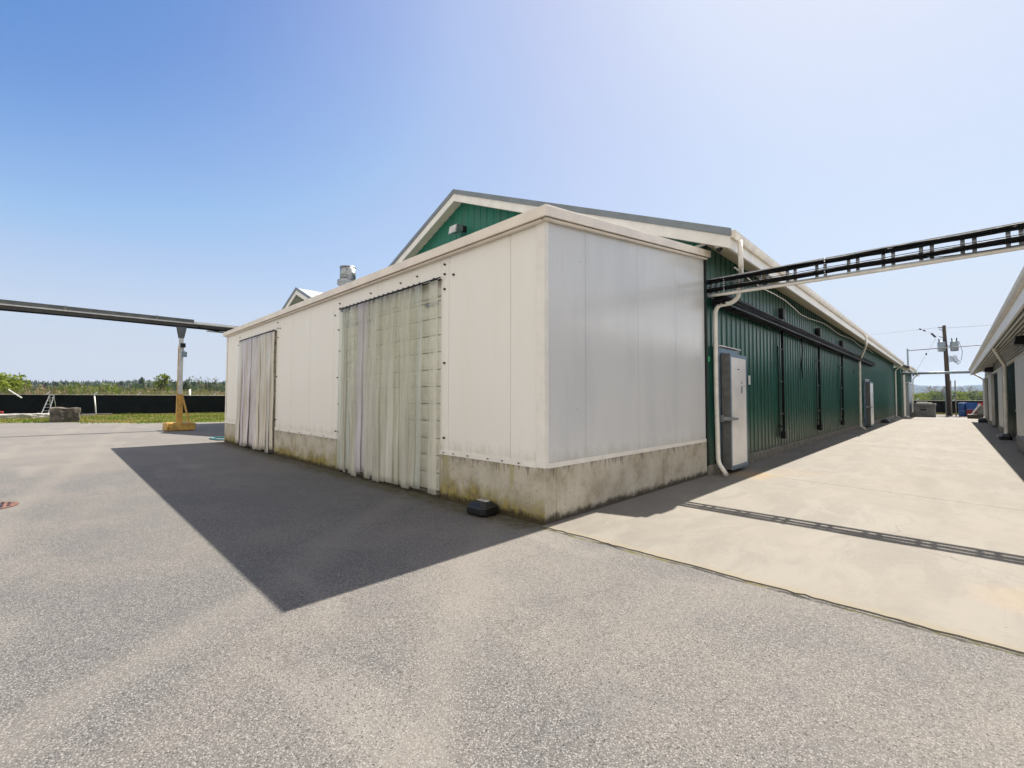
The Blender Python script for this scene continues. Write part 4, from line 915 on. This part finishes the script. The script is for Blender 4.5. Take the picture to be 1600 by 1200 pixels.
for u in (.62, .95):
    q = q0.lerp(q1, u); m = MB(); m.bar(q-Vector((.08,0,-.05)), q+Vector((.08,0,-.05)), .12, .12); m.build('insulator', STEELD, w_)
# roof mast and the two pipes crossing the lane's end
t = thing('service_mast', 'grey mast on the far barn eave carrying a thin pipe across the lane', 'mast', (.86, 46.8, 4.3))
m = MB(); m.tube([(.86,46.8,4.25),(.86,46.8,5.9)], .06, 8); m.build('mast', TRAF, t)
m = MB(); m.tube([(.86,46.8,5.72),(5.2,46.8,5.84),(9,46.8,6.2)], .035, 6); m.build('pipe', WIRE, t)
t = thing('crossing_pipe', 'thick grey pipe crossing low between the far ends of the barns', 'pipe', (2.6, 45.2, 3.7))
m = MB(); m.tube([(.5,45.2,3.70),(4.75,45.2,3.66)], .10, 12); m.build('pipe', TRAF, t)
m = MB()
for x in (1.5, 2.6, 3.7): m.tube([(x-.04,45.2,3.69),(x+.04,45.2,3.69)], .125, 12)
m.build('clamps', GALV, t)

# ---------------------------------------------------------------- vegetation
LG = m_leaf('leaf_spring', (.10,.15,.012), (.20,.235,.025)); LD = m_leaf('leaf_dark', (.022,.045,.016), (.055,.085,.022)); LM = m_leaf('leaf_mid', (.055,.085,.022), (.115,.14,.04)); LB = m_leaf('twigs', (.13,.105,.085), (.21,.17,.13)); BARK = simple('bark', (.07,.055,.04), .9, 0, .3, 3, .3)
def crown_faces(m, rn, pts, size, mi=0):
    for p in pts:
        n_ = Vector((rn.gauss(0,1), rn.gauss(0,1), rn.gauss(.3,1))).normalized(); a = n_.orthogonal().normalized(); b = n_.cross(a)
        s = size*rn.uniform(.6,1.4); r_ = rn.uniform(0,6.28); A = (a*math.cos(r_)+b*math.sin(r_))*s; B = (b*math.cos(r_)-a*math.sin(r_))*s*.6
        m.add([p-A, p-B*.8, p+A, p+B], [(0,1,2,3)], mi)
def tree(kind, seed, h=8., r=3., leaf=LM, n=1800, size=.2, trunk=.35, loc=(0,0,0), label='', name='tree', cat='tree', group=None):
    rn = random.Random(seed); t = thing(name, label, cat, loc, group); L = Vector(loc)
    m = MB(); limbs = []
    tops = [Vector((rn.gauss(0,.05)*h, rn.gauss(0,.05)*h, h*.8))]
    m.tube([L, L+Vector((.02*h,0,h*trunk)), L+tops[0]], [h*.028, h*.02, h*.006], 7)
    nb = 9 if kind != 'conifer' else 0
    ends = []
    for k in range(nb):
        a = k*2.4+rn.uniform(-.3,.3); z0 = h*(trunk*.6+.35*rn.random()); rr = r*rn.uniform(.5,.95); z1 = h*rn.uniform(.38,.9)
        e = Vector((rr*math.cos(a), rr*math.sin(a), z1)); mid = Vector((rr*.45*math.cos(a), rr*.45*math.sin(a), z0+(z1-z0)*.45)); ends.append((mid, e))
        m.tube([L+Vector((0,0,z0)), L+mid, L+e], [h*.012, h*.008, h*.003], 5)
    if kind == 'bare':
        for mid, e in list(ends):
            for q in range(14):
                s0 = mid.lerp(e, rn.random()); d = (e-mid).normalized()*rn.uniform(.1,.3)*h*.5+Vector((rn.gauss(0,1),rn.gauss(0,1),rn.gauss(.6,.6)))*h*.06
                m.tube([L+s0, L+s0+d], [h*.004, h*.0015], 3)
    m.build('trunk', BARK, t)
    pts = []
    if kind == 'conifer':
        for _ in range(n):
            u = rn.random()**.8; z = h*(.1+.9*(1-u)); lay = 1-.35*((z*7/h) % 1); rr = r*(u*.95+.05)*lay*rn.uniform(.3,1)**.5*(1+.25*noise.noise(Vector((z,seed,rn.random()))))
            a = rn.uniform(0,6.28); rr *= 1+.25*math.sin(3*a+seed+z); pts.append(Vector((rr*math.cos(a), rr*math.sin(a), z-.12*rr)))
    else:
        if kind == 'slim': ends = [(Vector((m_.x*.4, m_.y*.4, h*(.15+.6*i/len(ends)))), Vector((e_.x*(1-.75*i/len(ends)), e_.y*(1-.75*i/len(ends)), h*(.28+.62*i/len(ends))))) for i, (m_, e_) in enumerate(ends)]
        lobes = [(e, r*rn.uniform(.28,.5)) for mid, e in ends]+[(tops[0], r*.4)]+[(mid, r*.3) for mid, e in ends[::2]]
        for _ in range(n if kind != 'bare' else n//6):
            c_, rr = rn.choice(lobes); d = Vector((rn.gauss(0,1),rn.gauss(0,1),rn.gauss(0,1))).normalized()*rr*rn.random()**.45; d.z *= .75
            if noise.noise((c_+d)*1.1+Vector((seed,0,0))) < -.22: continue
            q = c_+d; q.z = max(q.z, h*.08); pts.append(q)
    m = MB(); crown_faces(m, rn, [L+p for p in pts], size); m.build('crown', leaf, t)
    return t
def bush(seed, loc, rx, ry, h, leaf, n, size, label, name='bush'):
    rn = random.Random(seed); t = thing(name, label, 'bush', loc, None); L = Vector(loc); pts = []
    cl = [(Vector((rn.uniform(-1,1)*rx*.75, rn.uniform(-1,1)*ry*.75, h*rn.uniform(.3,.68))), rn.uniform(.25,.42)) for _ in range(14)]
    for _ in range(n):
        c_, k = rn.choice(cl); d = Vector((rn.gauss(0,1),rn.gauss(0,1),rn.gauss(0,1))).normalized()*rn.random()**.4; q = c_+Vector((d.x*rx*k, d.y*ry*k, d.z*h*k)); q.z = max(q.z,.05); pts.append(L+q)
    m = MB(); crown_faces(m, rn, pts, size); m.build('crown', leaf, t)
    m = MB()
    for c_, k in cl[:8]: m.tube([L, L+c_*.5+Vector((0,0,.1)), L+c_], [.05,.035,.015], 5)
    m.build('trunk', BARK, t); return t
bush(1, (-64,-10.5,0), 4, 4.8, 4.6, LG, 5200, .17, 'large yellow-green bush beyond the fence at the left edge')
bush(2, (-64,-1.6,0), 2.6, 2.8, 3.4, LG, 2600, .15, 'rounded green bush beyond the fence above the concrete block')
tree('slim', 21, 7.6, 2.1, LG, 2200, .20, .3, (-118,11.6,0), 'slender bright spring-green tree beyond the left fence')
tree('bare', 22, 6.6, 3.2, LM, 1400, .2, .2, (-110,18.3,0), 'sparse twiggy tree beyond the fence by the cold store corner')
tree('conifer', 23, 6.0, 2.3, LD, 1500, .26, .2, (-150,21,0), 'small dark conifer beyond the white marker post')
# scrub: dry stalks and leaves nobody could count
SCR = [m_leaf('dry_stalks', (.20,.14,.07), (.34,.26,.15)), m_leaf('scrub_green', (.09,.12,.025), (.15,.17,.04)), m_leaf('scrub_pink', (.17,.11,.075), (.27,.18,.13))]
rn = random.Random(77); m = MB()
for k in range(30000):
    u = rn.random(); x = -57-75*u**1.3; y0 = -4.1+(x-3.5)*(.14); y = rn.uniform(-30-(abs(x)-57)*.22, 26+(abs(x)-57)*.45)
    f = noise.noise(Vector((x*.09,y*.09,4))); h = (2.0+1.1*max(0,f)+.5*noise.noise(Vector((x*.5,y*.5,1))))*rn.uniform(.6,1.1)+.011*(abs(x)-57)
    mi = 0 if f < .05 else (1 if f > .25 else 2)
    if rn.random() < .3: mi = rn.randrange(3)
    a = rn.uniform(0,3.14); w = rn.uniform(.015,.045)*(1+(abs(x)-57)/50); z = h*rn.uniform(.15,.85); lean = Vector((rn.gauss(0,.22),rn.gauss(0,.22),0))*h
    p = Vector((x,y,max(0,z-.4))); q = Vector((x,y,h))+lean; W_ = Vector((math.cos(a)*w,math.sin(a)*w,0))
    m.add([p-W_, p+W_, q+W_*.4, q-W_*.4], [(0,1,2,3)], mi)
    crown_faces(m, rn, [p.lerp(q, rn.random())+Vector((rn.gauss(0,.25),rn.gauss(0,.25),0)) for _ in range(2)], .12*(1+(abs(x)-57)/60), mi)
tag(m.build('scrub', SCR, None, (-80,0,0)), 'tangled dry and green scrub growing beyond the left fence', 'scrub', None, 'stuff')
# grass on the verge
GRS = [m_leaf('grass_blade', (.07,.12,.01), (.13,.19,.02)), m_leaf('grass_dry', (.22,.17,.05), (.30,.23,.09))]
m = MB(); n_ = 0
while n_ < 26000:
    x = rn.uniform(-55,-29); y = rn.uniform(-14, 16)
    if x > -31 and y < 3 or x > -33.5 and y < -1 or x > -37 and y < -3.2 or x > -38.5 and y < -6.5: continue
    if x > -28.6+(14-y)*-.19 : continue
    n_ += 1; f = noise.noise(Vector((x*.35,y*.35,0))); h = rn.uniform(.04,.14)*(1+max(0,f)); a = rn.uniform(0,3.14); w = rn.uniform(.015,.04)
    p = Vector((x,y,-.01)); W_ = Vector((math.cos(a)*w,math.sin(a)*w,0)); q = p+Vector((rn.gauss(0,.04),rn.gauss(0,.04),h))
    m.add([p-W_, p+W_, q], [(0,1,2)], 1 if f < -.12 or rn.random() < .2 else 0)
tag(m.build('grass', GRS, None, (-42,0,0)), 'short rough grass on the strip before the left fence', 'grass', None, 'stuff')
# weeds along the far fence
m = MB()
for k in range(2500):
    x = rn.uniform(-2, 9); y = 62.3-.26*x+rn.uniform(-1.0,.2); p = Vector((x,y,0)); a = rn.uniform(0,3.14); W_ = Vector((math.cos(a)*.03,math.sin(a)*.03,0)); m.add([p-W_,p+W_,p+Vector((rn.gauss(0,.05),rn.gauss(0,.05),rn.uniform(.05,.25)))],[(0,1,2)], rn.randrange(2))
tag(m.build('weeds', GRS, None, (3,61,0)), 'dry weeds along the foot of the far fence', 'weeds', None, 'stuff')
# distant tree lines: a few prototypes, copied
def in_view(px, d):     # point at picture column px (1600 wide), d metres along the view axis, on the ground
    v = fw+r2*((px-800)/F); p = CAM+v*d; return Vector((p.x, p.y, 0))
base = [tree('broad', 31, 9, 4.2, LM, 900, .42, .25, (*in_view(20,250)[:2],0), 'x'), tree('broad', 32, 8, 4.8, LG, 900, .42, .2, (*in_view(150,240)[:2],0), 'x'),
        tree('conifer', 33, 11, 2.8, LD, 900, .45, .2, (*in_view(90,260)[:2],0), 'x'), tree('bare', 34, 9, 4.2, LB, 2400, .3, .25, (*in_view(60,245)[:2],0), 'x'), tree('broad', 35, 9.5, 5.0, LD, 900, .45, .25, (*in_view(200,255)[:2],0), 'x')]
kinds = ['mid-green rounded tree', 'light spring-green tree', 'dark pointed conifer', 'bare greyish tree', 'dark rounded tree']
GL = 'distant trees beyond the left fence'; GR = 'distant trees beyond the end of the lane'
for i, b in enumerate(base): b['label'] = kinds[i]+' in the distant row beyond the left fence'; b['group'] = GL+', '+kinds[i]
for px in range(-30, 372, 7):
    i = rn.choices(range(5), (4,2,3,2,3))[0]; p = in_view(px+rn.uniform(-4,4), rn.uniform(225,330)); s_ = rn.uniform(.8,1.25)
    o = dup(base[i], p, rn.uniform(0,6.28), (s_*1.1,s_*1.1,s_))
for px, d, i, s_ in [(1433,150,1,.5),(1440,170,1,.55),(1448,175,3,.6),(1455,160,1,.62),(1462,185,3,.95),(1470,165,4,.5),(1476,180,1,.55),(1492,165,0,.55),(1499,150,1,.6),(1506,165,4,.5),(1513,175,3,.85),(1521,160,1,.45),(1528,150,1,.6),(1536,160,0,.6),(1467,150,4,.36),(1495,150,4,.36),(1518,145,4,.38),(1443,145,1,.34),(1425,160,1,.5),(1459,145,0,.4),(1504,140,1,.36),(1531,140,0,.4)]:
    o = dup(base[i], in_view(px,d), rn.uniform(0,6.28), (s_,s_,s_), kinds[i]+' in the row behind the fence at the lane end'); o['group'] = GR+', '+kinds[i]

# hills
def hill(name, px0, px1, d, hfun, depth, mat, n=90):
    m = MB(); rows = 9; vs = []
    for i in range(n+1):
        px = px0+(px1-px0)*i/n; H = hfun(px)
        for j in range(rows+1):
            u = j/rows; p = in_view(px, d+depth*u); z = -2+(H+2)*math.sin(min(1,u*1.25)*math.pi/2)+H*.05*noise.noise(Vector((i*.4,j*.7,d)))*math.sin(u*math.pi)
            vs.append((p.x,p.y,z))
    m.add(vs, [(i*(rows+1)+j,(i+1)*(rows+1)+j,(i+1)*(rows+1)+j+1,i*(rows+1)+j+1) for i in range(n) for j in range(rows)], 0, True)
    o = m.build(name, mat, None, (*in_view((px0+px1)/2,d)[:2],0)); o['kind'] = 'structure'; return vs
HM = simple('hill_ground', (.045,.06,.03), .95, 0, .3, .02)
hr = lambda px: 70+5*math.sin(px*.05)+5*noise.noise(Vector((px*.05,0,0)))
hl = lambda px: 9+3*noise.noise(Vector((px*.02,5,0)))
hill('hills', 1380, 1590, 2100, hr, 900, HM); hill('hills', -120, 420, 420, hl, 260, HM, 120)
FOR = [m_leaf('wood_dark', (.018,.035,.016), (.04,.06,.022)), m_leaf('wood_mid', (.05,.075,.03), (.09,.105,.04)), m_leaf('wood_bare', (.12,.10,.085), (.18,.15,.12))]
def wood(name, label, px0, px1, d, depth, hfun, count, hmin, hmax, seed):
    rn = random.Random(seed); m = MB()
    for _ in range(count):
        u = rn.random()**.8; px = rn.uniform(px0, px1); p = in_view(px, d+depth*u); z = -2+(hfun(px)+2)*math.sin(min(1,u*1.25)*math.pi/2)-1; h = rn.uniform(hmin,hmax); r_ = h*rn.uniform(.25,.5); con = rn.random() < .4; mi = 0 if con else rn.choice((0,1,1,2))
        if con:
            k = 6; vs = []
            for (f, rr) in ((.1,1),(.45,.5),(.4,.75),(.8,.22),(1,.02)): vs += [(p.x+r_*.7*rr*math.cos(a*6.283/k+f)*rn.uniform(.75,1.2), p.y+r_*.7*rr*math.sin(a*6.283/k+f)*rn.uniform(.75,1.2), z+h*1.15*f) for a in range(k)]
            m.add(vs, [(q*k+a,q*k+(a+1)%k,(q+1)*k+(a+1)%k,(q+1)*k+a) for q in range(4) for a in range(k)], mi)
        else:
            for q in range(9):
                c_ = Vector((p.x+rn.gauss(0,.4)*r_, p.y+rn.gauss(0,.4)*r_, z+h*rn.uniform(.45,.9))); s_ = r_*rn.uniform(.3,.6); k = 5; vs = [c_+Vector((0,0,-s_*.8)), c_+Vector((0,0,s_*.8))]+[c_+Vector((math.cos(a*1.2566)*s_*rn.uniform(.7,1.2), math.sin(a*1.2566)*s_*rn.uniform(.7,1.2), rn.uniform(-.3,.3)*s_)) for a in range(k)]
                m.add(vs, [(1,2+a,2+(a+1)%k) for a in range(k)]+[(0,2+(a+1)%k,2+a) for a in range(k)], mi)
    tag(m.build(name, FOR, None, (*in_view((px0+px1)/2,d)[:2],0)), label, 'woodland', None, 'stuff')
wood('woodland', 'far wooded ridge seen past the end of the lane', 1395, 1575, 2100, 900, hr, 3600, 12, 24, 4)
wood('woodland', 'low wooded rise on the skyline beyond the left fence', -60, 400, 430, 250, hl, 3000, 9, 17, 6)
# pale houses on the far ridge
rn = random.Random(12)
HW = simple('house_wall', (.62,.62,.60), .7); HR = simple('house_roof', (.16,.16,.18), .7)
for k in range(9):
    px = 1436+rn.uniform(0,92); u = rn.uniform(.2,.6); d = 2100+900*u; p = in_view(px, d); z = -2+(hr(px)+2)*math.sin(min(1,u*1.25)*math.pi/2)+1
    t = thing('house', 'pale house among trees on the far blue ridge', 'house', (p.x,p.y,z), 'pale houses on the far ridge')
    m = MB(); m.box(p.x-6, p.y-5, z-2, p.x+6, p.y+5, z+6); m.build('wall', HW, t)
    m = MB(); m.extr([(p.x-7,p.y-6,z+6.02),(p.x+7,p.y-6,z+6.02),(p.x,p.y-6,z+9.5)], (0,12,0)); m.build('roof', HR, t)
# haze
HZ = __import__('os').environ.get('NOHAZE')
if not HZ:
    m = MB(); m.box(-2600, -800, -3, 3200, 4400, 125); hz = m.build('haze', [bpy.data.materials.new('haze')], None, (0,0,-3)); tag(hz, 'thin pale air haze over the whole place', 'haze', None, 'stuff')
    hm = hz.data.materials[0]; hm.use_nodes = True; nt = hm.node_tree; nt.nodes.clear(); o_ = nt.nodes.new('ShaderNodeOutputMaterial'); v_ = nt.nodes.new('ShaderNodeVolumePrincipled')
    v_.inputs['Density'].default_value = .00013; v_.inputs['Color'].default_value = (.58,.76,1,1); v_.inputs['Anisotropy'].default_value = .3; nt.links.new(v_.outputs[0], o_.inputs['Volume'])
